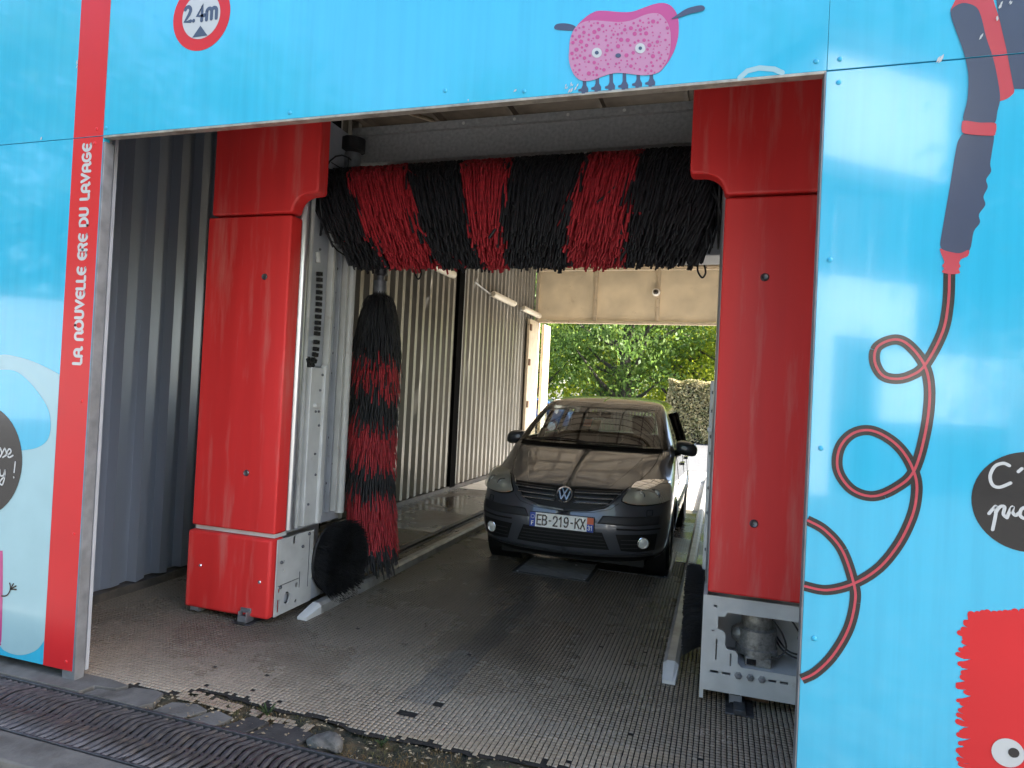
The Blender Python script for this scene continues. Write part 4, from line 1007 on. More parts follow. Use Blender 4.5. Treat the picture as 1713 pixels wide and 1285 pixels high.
# horizontal brush
AX = (1.64, 3.035)
b = MB(); b.tube([(.36, AX[0], AX[1]), (3.13, AX[0], AX[1])], .085, 20); tbk = G(b, 'top_brush', M['black_rubber'], smooth=True)
tx = [.20, .53, .97, 1.38, 1.735, 2.27, 2.60, 3.00]       # band edges at the shaft
bxs = [.60, .87, 1.25, 1.58, 1.735, 2.14, 2.50, 2.94]     # band edges at the hanging tips
for k in range(7):
    N = int(4100*(tx[k+1]-tx[k]+bxs[k+1]-bxs[k])/2/.40)
    uu = rng.random(N); xr = tx[k]+uu*(tx[k+1]-tx[k]); xt = bxs[k]+uu*(bxs[k+1]-bxs[k])
    ph = rng.uniform(-R(95), R(205), N)
    L_ = np.where(ph < -.5, rng.uniform(.40, .56, N), rng.uniform(.24, .60, N)); a_ = rng.uniform(.15, .23, N)
    cy_ = -np.cos(ph); cz_ = np.sin(ph)
    hy = np.where(np.abs(cy_) < .35, np.sign(cy_+1e-6-.05)*.35, cy_)       # strips near the top fall to one side
    nrm = np.sqrt(hy**2+cz_**2); hy /= nrm; cz2 = cz_/nrm
    upf = np.where(cz2 > 0, 1.0, 1.0)
    ss = np.linspace(0, 1, 7)[None, :]*L_[:, None]; o_ = a_[:, None]*(1-np.exp(-ss/a_[:, None])); dn = ss-o_
    yy = AX[0]+.085*cy_[:, None]+hy[:, None]*o_
    zz = AX[1]+.085*cz_[:, None]+(cz2*upf)[:, None]*o_-dn
    fr = (ss/L_[:, None])
    xx = xr[:, None]+(xt-xr)[:, None]*np.clip((3.17-zz)/.73, 0, 1)+rng.normal(0, .020, N)[:, None]+np.where(rng.random(N) < .05, rng.normal(0, .09, N), rng.normal(0, .012, N))[:, None]*fr**2
    if k == 0: xx -= .10*(1-uu)[:, None]*(fr*(1-fr)*4)*np.clip(cz2, 0, 1)[:, None]
    if k == 6: xx += .05*uu[:, None]*(fr*(1-fr)*4)
    P = np.stack([xx, yy, np.maximum(zz, 2.428+rng.normal(0, .008, N)[:, None])], 2)
    o = strands('bristle_band', P-np.array(GO), np.tile([1.0, .0, .0], (N, 1))+rng.normal(0, .25, (N, 3)), rng.uniform(.013, .020, N), .0024, M['red_strip'] if k % 2 else M['black_strip'], tbk)
    tag(o, kind='stuff')
# ------------------------------------------------------------------ beyond the exit: hedge, trees, low wall, parked car
def leaf_mat(name, c, c_b, tr):
    Mx = mat(name, c, .55, var=.35, scale=1.3, c2=c_b, c2lo=.42, c2hi=.68, c2scale=.55, trans=tr)
    return Mx
M['leaf_a'] = leaf_mat('leaf_dark', (.11, .19, .04), (.20, .28, .05), .62)
M['leaf_b'] = leaf_mat('leaf_mid', (.17, .26, .03), (.28, .34, .035), .64)
M['leaf_c'] = leaf_mat('leaf_yellow', (.32, .37, .03), (.45, .44, .04), .68)
M['hedge_leaf'] = mat('dry_hedge_leaf', (.48, .40, .21), .7, var=.5, scale=9, c2=(.17, .18, .06), c2lo=.45, c2hi=.6, c2scale=7, trans=.25)
M['bark'] = mat('bark', (.055, .045, .035), .9, var=.4, scale=14, bump=.6, bscale=20, stretch=(1, 1, .2))

M['blue_paint'] = mat('blue_car_paint', (.05, .12, .28), .25, .3, var=.05, coat=1.0)
M['fence'] = mat('brown_fence', (.12, .085, .055), .8, var=.3, scale=8)
M['hedge_core'] = mat('hedge_core', (.035, .03, .02), .95, var=.3)
M['glass_dark'] = mat('dark_glass', (.01, .012, .014), .04, var=.1, coat=.5)
def leaves_np(C, size, rs, droop=.3):
    n = len(C)
    a = rs.uniform(0, 2*math.pi, n); t = rs.normal(0, .6, n)-droop
    ax = np.stack([np.cos(a)*np.cos(t), np.sin(a)*np.cos(t), np.sin(t)], 1)
    sd_ = np.cross(ax, rs.normal(0, 1, (n, 3))); sd_ /= np.linalg.norm(sd_, axis=1, keepdims=True)+1e-9
    s = size*rs.uniform(.6, 1.3, n)[:, None]
    up_ = np.cross(ax, sd_)
    V = np.stack([C-ax*s*.5, C+sd_*s*.26+up_*s*.05, C+ax*s*.5, C-sd_*s*.26+up_*s*.05], 1)
    Q = np.arange(n*4).reshape(n, 4); return V.reshape(-1, 3), Q

def tree_mesh(seed, h, rad, base, n_cl, per, size, droop):
    rs = np.random.default_rng(seed)
    tr = MB(); r0 = .035*h
    trunk = [(0, 0, -.1)]
    for k in range(1, 7): trunk.append((rs.normal(0, .10)*k/3, rs.normal(0, .10)*k/3, h*.72*k/6))
    tr.tube(trunk, [r0*(1.15-.16*k) for k in range(7)], 10)
    cl = []
    for k in range(n_cl):
        while True:
            p = rs.uniform(-1, 1, 3)
            if .25 < np.linalg.norm(p) < 1: break
        p = p*np.array([rad, rad, (h-base)/2])+np.array([0, 0, (h+base)/2])
        p[:2] *= 1-.25*max(0, (p[2]-h*.6)/(h*.4)); cl.append(p)
    cl = np.array(cl)
    for k in range(0, n_cl, max(1, n_cl//26)):
        p = cl[k]; f = np.clip((p[2]-1.2)/(h*.72), .15, .85)
        s_ = np.array(trunk[int(f*6)]); mid = (s_+p)/2+np.array([0, 0, -.2]); q = s_
        tr.tube([tuple(s_), tuple(mid), tuple(p)], [r0*.4, r0*.22, r0*.06], 6)
    C = (cl[:, None, :]+rs.normal(0, 1, (n_cl, per, 3))*np.array([.75, .75, .42])*rs.uniform(.6, 1.15, (n_cl, 1, 1))).reshape(-1, 3)
    C = C[C[:, 2] > base*.6]
    V, Q = leaves_np(C, size, rs, droop)
    return tr, V, Q
TM = {}
def tree(kind, loc, rz, sc, leaf, label):
    t = empty('tree', loc, label, 'tree', rz=rz); t.scale = (sc, sc, sc)
    if kind not in TM:
        prm = {'a': (11, 11, 4.6, 1.3, 120, 140, .22, .7), 'b': (12, 10, 4.2, 1.5, 95, 125, .22, .2), 'c': (13, 8.5, 3.8, 1.0, 80, 120, .22, .25)}[kind]
        tr, V, Q = tree_mesh(*prm)
        a = tr.build('trunk', M['bark'], t, True); c = np_mesh('crown', V, Q, M[leaf], t); TM[kind] = (a.data, c.data)
    else:
        a = link(bpy.data.objects.new('trunk', TM[kind][0]), t); dt = TM[kind][1].copy(); dt.materials[0] = M[leaf]; c = link(bpy.data.objects.new('crown', dt), t)
    tag(c, kind='stuff')
tree('a', (-1.6, 31, 0), .3, 1.0, 'leaf_a', 'large dark green tree with drooping leaves beyond the street')
tree('b', (1.6, 36, 0), 1.2, 1.05, 'leaf_b', 'broad green tree with a dark trunk behind the clipped hedge')
tree('c', (4.6, 32, 0), 2.0, 1.0, 'leaf_c', 'yellow green sunlit tree standing behind the hedge')
tree('c', (.3, 41, 0), .5, 1.0, 'leaf_c', 'small bright yellow green tree seen through the gap of the larger trees')
tree('b', (-7.5, 33, 0), 2.6, 1.0, 'leaf_b', 'green tree left of the large dark drooping tree')
tree('a', (7.5, 43, 0), 4.0, 1.1, 'leaf_b', 'tall tree standing far behind the yellow green one')
tree('a', (-4.5, 46, 0), 5.0, 1.1, 'leaf_c', 'far tree showing yellow behind the dark drooping tree')
tree('b', (3.4, 49, 0), 3.3, 1.3, 'leaf_b', 'farthest tree closing the view behind the others')
tree('a', (-11, 44, 0), 1.9, 1.2, 'leaf_a', 'dark tree at the end of the row beyond the street')
tree('b', (12, 36, 0), .2, 1.2, 'leaf_a', 'dark tree at the hedge end of the row beyond the street')

# clipped dry hedge
rs = np.random.default_rng(5)
hx0, hx1, hy0, hy1, hh = 1.10, 7.5, 24.0, 25.3, 2.42
n = 26000
f_ = rs.random(n); C = np.zeros((n, 3))
C[:, 0] = rs.uniform(hx0, hx1, n); C[:, 1] = hy0+np.abs(rs.normal(0, .12, n)); C[:, 2] = rs.uniform(.05, hh, n)
top = f_ < .16; C[top, 2] = hh-np.abs(rs.normal(0, .08, top.sum())); C[top, 1] = rs.uniform(hy0, hy1, top.sum())
end = (f_ > .16) & (f_ < .32); C[end, 0] = hx0+np.abs(rs.normal(0, .1, end.sum())); C[end, 1] = rs.uniform(hy0, hy1, end.sum())
C += np.stack([.05*np.sin(C[:, 2]*5+C[:, 0]*3), .05*np.sin(C[:, 0]*6+C[:, 2]*4), .04*np.sin(C[:, 0]*7)], 1)
V, Q = leaves_np(C, .115, rs, .2)
HG = (4.3, 24.6, 0)
hg = empty('clipped_hedge', HG, 'square clipped hedge of dry brown leaves beside the sunny street', 'hedge')
o = np_mesh('foliage', V-np.array(HG), Q, M['hedge_leaf'], hg); tag(o, kind='stuff')
b = MB(); b.box(hx0+.16, hx1-.1, hy0+.2, hy1-.1, .0, hh-.16); b.build('inner_twigs', M['hedge_core'], hg, rel=HG)
b = MB()
for k in range(40):
    x = rs.uniform(hx0+.1, hx1); b.tube([(x, hy0+.1, -.03), (x+rs.normal(0, .1), hy0+.15, 1.1), (x+rs.normal(0, .2), hy0+.1, 2.2)], [.025, .016, .006], 5)
b.build('stems', M['bark'], hg, rel=HG)
# low wall / fence along the far pavement
LW = (-8, 28.2, 0)
lw = empty('picket_fence', LW, 'low brown picket fence under the trees across the street', 'fence')
b = MB(); b.box(-18, .9, 28.22, 28.26, .45, .53); b.box(-18, .9, 28.22, 28.26, 1.05, 1.13); b.build('rail', M['bark'], lw, rel=LW)
pk = MB(); pk.box(-.045, .045, 0, .025, .0, 1.35); p0_ = None
for k in range(120):
    o = pk.build('picket', M['fence'], lw) if p0_ is None else p0_.copy()
    if p0_ is None: p0_ = o
    else: link(o, lw)
    o.location = (-10+k*.155, 0, rs.normal(.06, .015))
# parked blue car, only its roof end shows past the door leaf
def simple_car(loc, rz, label):
    t = empty('parked_car', loc, label, 'car', rz=rz)
    pf_ = [(-2.0, .35), (-2.02, .62), (-1.9, .82), (-1.15, .93), (-.55, 1.40), (.1, 1.47), (.95, 1.42), (1.65, 1.02), (1.98, .92), (2.03, .6), (1.98, .35)]
    b = MB(); b.plate([pf_], -.80, .80, 'y'); b.build('body', M['blue_paint'], t, bevel=.10, bseg=4)
    wn_ = [(-.98, .97), (-.5, 1.34), (.1, 1.40), (.88, 1.35), (1.35, 1.02)]
    for s_ in (-1, 1):
        b = MB(); b.plate([wn_], s_*.800, s_*.806, 'y'); b.build('window', M['glass_dark'], t)
        for x in (-1.25, 1.25):
            b = MB(); b.lathe([(.0005, .82*s_), (.19, .82*s_), (.2, .80*s_), (.31, .80*s_), (.315, .70*s_), (.30, .62*s_)], (x, 0, .31), 'y', 24); w_o = b.build('wheel', M['black_rubber'], t, True)
            b = MB(); b.lathe([(.0005, .83*s_), (.17, .825*s_), (.19, .815*s_)], (x, 0, .31), 'y', 20); b.build('rim', M['alu'], w_o, True)
    return t
simple_car((-4.9, 25.2, -.03), .05, 'blue parked car across the street beyond the open door leaf')

# ------------------------------------------------------------------ unseen house, grey block and trees added for the panel reflections
rs = np.random.default_rng(21); n = 30000
C = np.stack([rs.uniform(-30, 34, n), 62+rs.normal(0, 1.5, n), rs.uniform(0, 1, n)**.8*7.5], 1); C[:, 2] *= 1+.25*np.sin(C[:, 0]*.9)
V, Q = leaves_np(C, .55, rs, .2)
o = np_mesh('far_thicket', V, Q, M['leaf_c']); tag(o, 'far yellow green thicket closing the view under the trees', 'thicket', kind='stuff')
M['render'] = mat('white_render', (.82, .81, .78), .9, var=.05, scale=.8)
BO = (4.75, -11.2, -.06)
ob = empty('reflection_house', BO, 'unseen white house shape added for the pale reflections on the panels', 'building', rz=R(-38))  # unseen; shaped and turned to the sun to give the panels pale reflections
def V_(name, mt, x0, x1, y0, y1, z0, z1, parent=None):
    b = MB(); b.box(x0, x1, y0, y1, z0, z1); return b.build(name, mt, parent or ob)
V_('wall', M['render'], 0, 3.4, -7, 0, 6.5, 8.7); V_('wall', M['render'], 0, 2.65, -7, 0, 3.1, 4.25)
V_('wall', M['render'], 0, .5, -7, 0, 0, 3.1); V_('wall', M['render'], 1.75, 5.6, -7, 0, 1.45, 2.9); V_('wall', M['dark_slab'], 1.75, 5.6, -7, -.02, 0, 1.449)
V_('garage_door', M['glass_dark'], .5, 1.75, -.4, -.3, 0, 3.1)
gz = V_('glazing', M['glass_dark'], .1, 3.3, -6.9, -.8, 4.251, 6.499)
for x in np.arange(.1, 3.2, 1.0): V_('mullion', M['frame_grey'], x, x+.08, -.8, -.72, 4.251, 6.499, gz)
V_('glazing', M['glass_dark'], 2.651, 5.5, -6.9, -1.5, 2.901, 4.25)
V_('roof', M['concrete'], -.2, 3.6, -7.2, .2, 8.7, 8.9)
BO = (-17, -15, -.06)
ob = empty('reflection_block', BO, 'unseen low grey block added to shape the reflection in the left panel', 'building', rz=R(-38))  # unseen; added for what the left panel reflects
V_('wall', mat('grey_render', (.34, .34, .33), .9), -8, 8, -6, 0, 0, 4.0)
for x in np.arange(-7, 6, 3.6): V_('garage_door', M['frame_grey'], x, x+2.6, .001, .05, 0, 2.3)
tree('a', (8.5, -22, -.06), .4, 1.5, 'leaf_a', 'tall dark tree added behind the white house to darken the panel reflection')  # this tree and those below are unseen, added to block reflected sky
tree('b', (15.5, -19, -.06), 1.4, 1.5, 'leaf_a', 'broad dark tree added beside the white house to darken the panel reflection')
tree('b', (-6.5, -22, -.06), 3.4, 1.4, 'leaf_a', 'dark tree added beside the low grey block to darken the panel reflection')
tree('b', (-17, -22, -.06), .9, 1.7, 'leaf_a', 'large dark tree added behind the grey block to hide sky from the panels')
tree('a', (-27, -18, -.06), 2.9, 1.7, 'leaf_a', 'large dark tree added past the grey block to hide sky from the panels')
tree('b', (-33, -9, -.06), 4.1, 1.7, 'leaf_a', 'large dark tree added at the forecourt edge to hide sky from the panels')
# ------------------------------------------------------------------ the dark grey car
CO = (1.876, 2.95, 0)
car = empty('car', CO, 'dark grey tall hatchback car with French number plate standing in the wash bay', 'car')
M['paint'] = mat('anthracite_paint', (.105, .112, .128), .32, .5, var=.05, scale=3, coat=1.0)
M['trim'] = mat('dark_grey_trim', (.030, .030, .032), .45, var=.1, scale=12)
M['black_gloss'] = mat('black_gloss', (.006, .006, .007), .18, var=.1, coat=.4)
M['grille_black'] = mat('grille_black', (.004, .004, .004), .6, var=.2, scale=20)
M['chrome'] = mat('chrome', (.88, .88, .89), .16, .9, var=.05)
M['dull_chrome'] = mat('dull_chrome', (.30, .30, .31), .22, .9, var=.1)
M['lamp_inner'] = mat('headlamp_reflector', (.42, .41, .36), .30, .3, var=.25, scale=40)
M['seat'] = mat('seat_fabric', (.035, .035, .038), .8, var=.2, scale=30)
M['plate_white'] = mat('plate_white', (.96, .96, .93), .3, var=.02)
M['plate_blue'] = mat('plate_blue', (.02, .07, .42), .3, var=.02)
M['plate_orange'] = mat('plate_orange', (.75, .14, .05), .3, var=.05)
M['tyre'] = mat('tyre_rubber', (.014, .014, .014), .7, var=.2, scale=30)
M['trim_gloss'] = mat('satin_trim', (.035, .035, .037), .28, .2, var=.1)
M['badge_dark'] = mat('badge_dark', (.012, .013, .018), .15, var=.1, coat=.5)
M['lens'] = mat('lamp_lens', (.85, .84, .78), .15, .1, var=.1, coat=.8)
M['amber'] = mat('amber_lamp', (.50, .22, .10), .25, var=.1)
M['red_lamp'] = mat('red_lamp', (.35, .01, .01), .15, var=.1, coat=.5)
def glass_mat(name, tint, clear):
    Mx = bpy.data.materials.new(name); Mx.use_nodes = True; n = Mx.node_tree.nodes; L = Mx.node_tree.links
    n.remove(n['Principled BSDF']); gl = n.new('ShaderNodeBsdfGlossy'); gl.inputs['Roughness'].default_value = .015; gl.inputs[0].default_value = (.95, .95, .95, 1)
    tr = n.new('ShaderNodeBsdfTransparent'); tr.inputs[0].default_value = (*tint, 1)
    fr = n.new('ShaderNodeFresnel'); fr.inputs[0].default_value = clear
    no = n.new('ShaderNodeTexNoise'); no.inputs['Scale'].default_value = 6
    bu = n.new('ShaderNodeBump'); bu.inputs['Strength'].default_value = .01; L.new(no.outputs[0], bu.inputs['Height']); L.new(bu.outputs[0], gl.inputs['Normal'])
    ms = n.new('ShaderNodeMixShader'); L.new(fr.outputs[0], ms.inputs[0]); L.new(tr.outputs[0], ms.inputs[1]); L.new(gl.outputs[0], ms.inputs[2]); L.new(ms.outputs[0], n['Material Output'].inputs[0])
    return Mx
M['cowl_black'] = mat('cowl_black', (.006, .006, .006), .85, var=.2, spec=.1)
M['screen_glass'] = glass_mat('windscreen_glass', (.55, .58, .56), 1.6)
M['lamp_glass'] = glass_mat('headlamp_glass', (.80, .78, .70), 1.35)
_n = M['lamp_glass'].node_tree.nodes; _L = M['lamp_glass'].node_tree.links          # aged, hazy polycarbonate
_d = _n.new('ShaderNodeBsdfDiffuse'); _d.inputs[0].default_value = (.92, .90, .80, 1)
_ms = _n.new('ShaderNodeMixShader'); _ms.inputs[0].default_value = .24
_src = _n['Material Output'].inputs[0].links[0].from_socket
_L.new(_src, _ms.inputs[1]); _L.new(_d.outputs[0], _ms.inputs[2]); _L.new(_ms.outputs[0], _n['Material Output'].inputs[0])

# body: stacked plan outlines, each a superellipse nose and tail; columns: z, nose y, half width, nose depth, nose power, tail y
TB = np.array([
 [.195, .15, .740, .50, 2.5, 4.08], [.22, .085, .785, .56, 2.5, 4.14], [.265, .040, .825, .60, 2.7, 4.17], [.34, .018, .855, .63, 2.8, 4.185], [.45, .000, .872, .66, 2.85, 4.20],
 [.54, .004, .879, .67, 2.85, 4.20], [.62, .030, .880, .68, 2.8, 4.19], [.70, .055, .880, .70, 2.7, 4.17], [.76, .080, .878, .73, 2.65, 4.15], [.80, .110, .874, .76, 2.6, 4.14], [.835, .165, .868, .78, 2.55, 4.13],
 [.87, .245, .862, .80, 2.35, 4.12], [.91, .355, .857, .80, 2.3, 4.11], [.95, .480, .852, .76, 2.3, 4.09], [.99, .620, .846, .68, 2.4, 4.07], [1.03, .770, .838, .58, 2.6, 4.05],
 [1.06, .890, .830, .50, 2.7, 4.04], [1.085, .965, .822, .47, 2.7, 4.03], [1.12, 1.020, .810, .46, 2.7, 4.01], [1.20, 1.140, .782, .45, 2.7, 3.97], [1.30, 1.300, .742, .44, 2.7, 3.91], [1.40, 1.470, .700, .44, 2.7, 3.84],
 [1.46, 1.590, .670, .45, 2.7, 3.79], [1.50, 1.700, .642, .47, 2.6, 3.74], [1.53, 1.830, .605, .50, 2.5, 3.68], [1.555, 2.010, .545, .52, 2.4, 3.58], [1.572, 2.22, .45, .50, 2.2, 3.42], [1.580, 2.45, .30, .35, 2.1, 3.2], [1.583, 2.7, .06, .08, 2.0, 2.95]])
TB[:, 0] = np.where(TB[:, 0] > .85, .85+(TB[:, 0]-.85)*1.045, TB[:, 0])
def row(z): return [np.interp(z, TB[:, 0], TB[:, k]) for k in range(1, 6)]
# smooth the table by resampling with Catmull-Rom
TBs = np.array(smoothpts(TB, 4))
NT = 46
rings = []
for z, yf, hw, Ld, npw, yr in TBs:
    pts = []
    th = np.linspace(0, math.pi/2, NT)                    # nose centre to flank
    for t in th:
        x = hw*abs(math.sin(t))**(2/npw); y = yf+Ld-Ld*abs(math.cos(t))**(2/npw)
        pts.append((x, y))
    Lr = min(.42, (yr-yf-Ld)*.5)
    for y in np.linspace(yf+Ld, yr-Lr, 46)[1:]: pts.append((hw*(1-.02*((y-2.2)/2)**2 if y > 2.2 else 1), y))
    hw2 = pts[-1][0]
    for t in np.linspace(math.pi/2, 0, 16)[1:]: pts.append((hw2*abs(math.sin(t))**(2/3.2), yr-Lr+Lr*abs(math.cos(t))**(2/3.2)))
    rings.append(np.array([(p[0], p[1], z) for p in pts]))
Rg = np.array(rings)                                      # levels x points x 3 (half body, x >= 0)
# sculpt: headlamp brow, waist crease, hood spine
full = np.concatenate([Rg, (Rg*np.array([-1, 1, 1]))[:, ::-1][:, 1:]], 1)
nl, npt = full.shape[:2]
Vb = full.reshape(-1, 3); Qb = []
for i in range(nl-1):
    for j in range(npt-1): a = i*npt+j; Qb.append((a, a+1, a+npt+1, a+npt))
    a = i*npt+npt-1; Qb.append((a, i*npt, (i+1)*npt, a+npt)) if False else None
bvh = BVHTree.FromPolygons([tuple(v) for v in Vb], [tuple(q) for q in Qb])
AXF, AXR, WR = .885, 3.463, .315                          # axles, wheel radius
def ws_half(z): return float(np.interp(z, [1.07, 1.11, 1.216, 1.32, 1.425, 1.53, 1.55], [.755, .752, .718, .682, .644, .598, .585]))
def drop(c):                                              # faces taken out of the shell: arches and glass
    x, y, z = c; ax_ = abs(x)
    for ya in (AXF, AXR):
        if ax_ > .55 and z < .75 and math.hypot(y-ya, z-.315) < .368: return True
    if z > 1.13 and z < 1.50 and y < 2.0 and ax_ < ws_half(z)-.045 and y < 1.02+(z-1.1)*1.7+.30: return True
    if 1.13 < z < 1.43 and ax_ > .5 and (1.62+(z-1.13)*1.0 < y < 3.55): return True
    if 1.10 < z < 1.42 and y > 3.6 and ax_ < .5: return True
    if .50 < z < .505: return False
    return False
cen = Vb[np.array(Qb)].mean(1)
Qk = [q for q, c in zip(Qb, cen) if not drop(c)]
body = np_mesh('body', Vb, Qk, M['paint'], car, smooth=True)
sm = body.modifiers.new('thickness', 'SOLIDIFY'); sm.thickness = .012; sm.offset = -1
b = MB(); b.box(-.66, .66, .42, 4.0, .115, .205); b.build('underbody', M['grille_black'], car)

def cast(o, d):
    h = bvh.ray_cast(Vector(o), Vector(d)); return h[0], h[1]
def front(x, z):
    p, n_ = cast((x, -1.0, z), (0, 1, 0))
    if p is None: p, n_ = Vector((x, 3, z)), Vector((0, -1, 0))
    if n_.y > 0: n_ = -n_
    return p, n_
def resample(pl, n):
    p = np.array(pl, float); s_ = np.concatenate([[0], np.cumsum(np.linalg.norm(np.diff(p, axis=0), axis=1))]); t = np.linspace(0, s_[-1], n)
    return np.stack([np.interp(t, s_, p[:, k]) for k in range(p.shape[1])], 1)
def fpatch(name, top, bot, mt, parent, off=.003, nc=24, nr=8, thick=0., mirror=False):
    """patch laid on the nose between an upper and a lower edge given in (x, z)"""
    T_, B_ = resample(top, nc), resample(bot, nc); V = []
    for i in range(nr):
        f = i/(nr-1)
        for j in range(nc):
            q = T_[j]*(1-f)+B_[j]*f; p, n_ = front(q[0], q[1]); p = p+n_*off; V.append((p.x*(-1 if mirror else 1), p.y, p.z))
    Q = [(i*nc+j, i*nc+j+1, (i+1)*nc+j+1, (i+1)*nc+j) for i in range(nr-1) for j in range(nc-1)]
    o = np_mesh(name, V, Q, mt, parent, smooth=True)
    if thick:
        s_ = o.modifiers.new('thickness', 'SOLIDIFY'); s_.thickness = thick; s_.offset = 0
    return o
def fline(name, pts, wd, mt, parent, off=.002, n=40, mirror=False, r=None):
    P_ = resample(pts, n); V = []
    for q in P_:
        p, n_ = front(q[0], q[1]); p = p+n_*off; V.append(((-p.x if mirror else p.x), p.y, p.z))
    b = MB(); b.tube(V, wd/2, 6); return b.build(name, mt, parent, True)
# windscreen, black border, cowl
zt, zb_ = 1.518, 1.100
def wsrow(z, k): return [(-ws_half(z)*k, z), (0, z), (ws_half(z)*k, z)]
def wpatch(name, z0, z1, x_of, mt, off, nr=18, nc=40):
    V = []
    for i in range(nr):
        z = z0+(z1-z0)*i/(nr-1)
        for j in range(nc):
            x0, x1 = x_of(z); x = x0+(x1-x0)*j/(nc-1); p, n_ = front(x, z); p = p+n_*off; V.append(tuple(p))
    Q = [(i*nc+j, i*nc+j+1, (i+1)*nc+j+1, (i+1)*nc+j) for i in range(nr-1) for j in range(nc-1)]
    return np_mesh(name, V, Q, mt, car, smooth=True)
wsg = wpatch('windscreen', zb_, zt, lambda z: (-ws_half(z), ws_half(z)), M['screen_glass'], .004)
for s_ in (-1, 1): o = wpatch('pillar_trim', zb_, zt+.01, (lambda z: (s_*(ws_half(z)-.05), s_*(ws_half(z)+.012))), M['black_gloss'], .006, nc=5)
o = wpatch('screen_border', zt-.035, zt+.012, lambda z: (-ws_half(z), ws_half(z)), M['black_gloss'], .006, nr=5)
o = wpatch('cowl', 1.078, 1.112, lambda z: (-ws_half(z)+.03, ws_half(z)-.03), M['cowl_black'], .007, nr=6)
for xa, xb, za in ((-.60, .02, 1.165), (.52, -.10, 1.14)):
    V = []
    for t in np.linspace(0, 1, 16):
        x = xa+(xb-xa)*t; p, n_ = front(x, 1.124+(za-1.124)*math.sin(t*math.pi)*.6); p = p+n_*.018; V.append(tuple(p))
    b = MB(); b.tube(V, .008, 6); b.build('wiper', M['grille_black'], car, True)
# mirror mount seen through the glass, stickers
p, n_ = front(0.0, 1.43)
b = MB(); b.box(-.13, .13, p.y+.10, p.y+.13, 1.375, 1.435); b.box(-.02, .02, p.y+.02, p.y+.10, 1.40, 1.44); b.build('inner_mirror', M['grille_black'], car, bevel=.01)
def sticker(x, z, w_, h_, mt):
    o = fpatch('sticker', [(x-w_, z+h_), (x+w_, z+h_)], [(x-w_, z-h_), (x+w_, z-h_)], mt, car, off=-.004, nc=4, nr=4)
M['sticker'] = mat('paper_sticker', (.45, .50, .36), .6, var=.1)
sticker(-.53, 1.20, .030, .05, M['sticker']); sticker(.02, 1.31, .045, .055, M['sticker']); sticker(-.07, 1.33, .04, .035, M['plate_orange'])
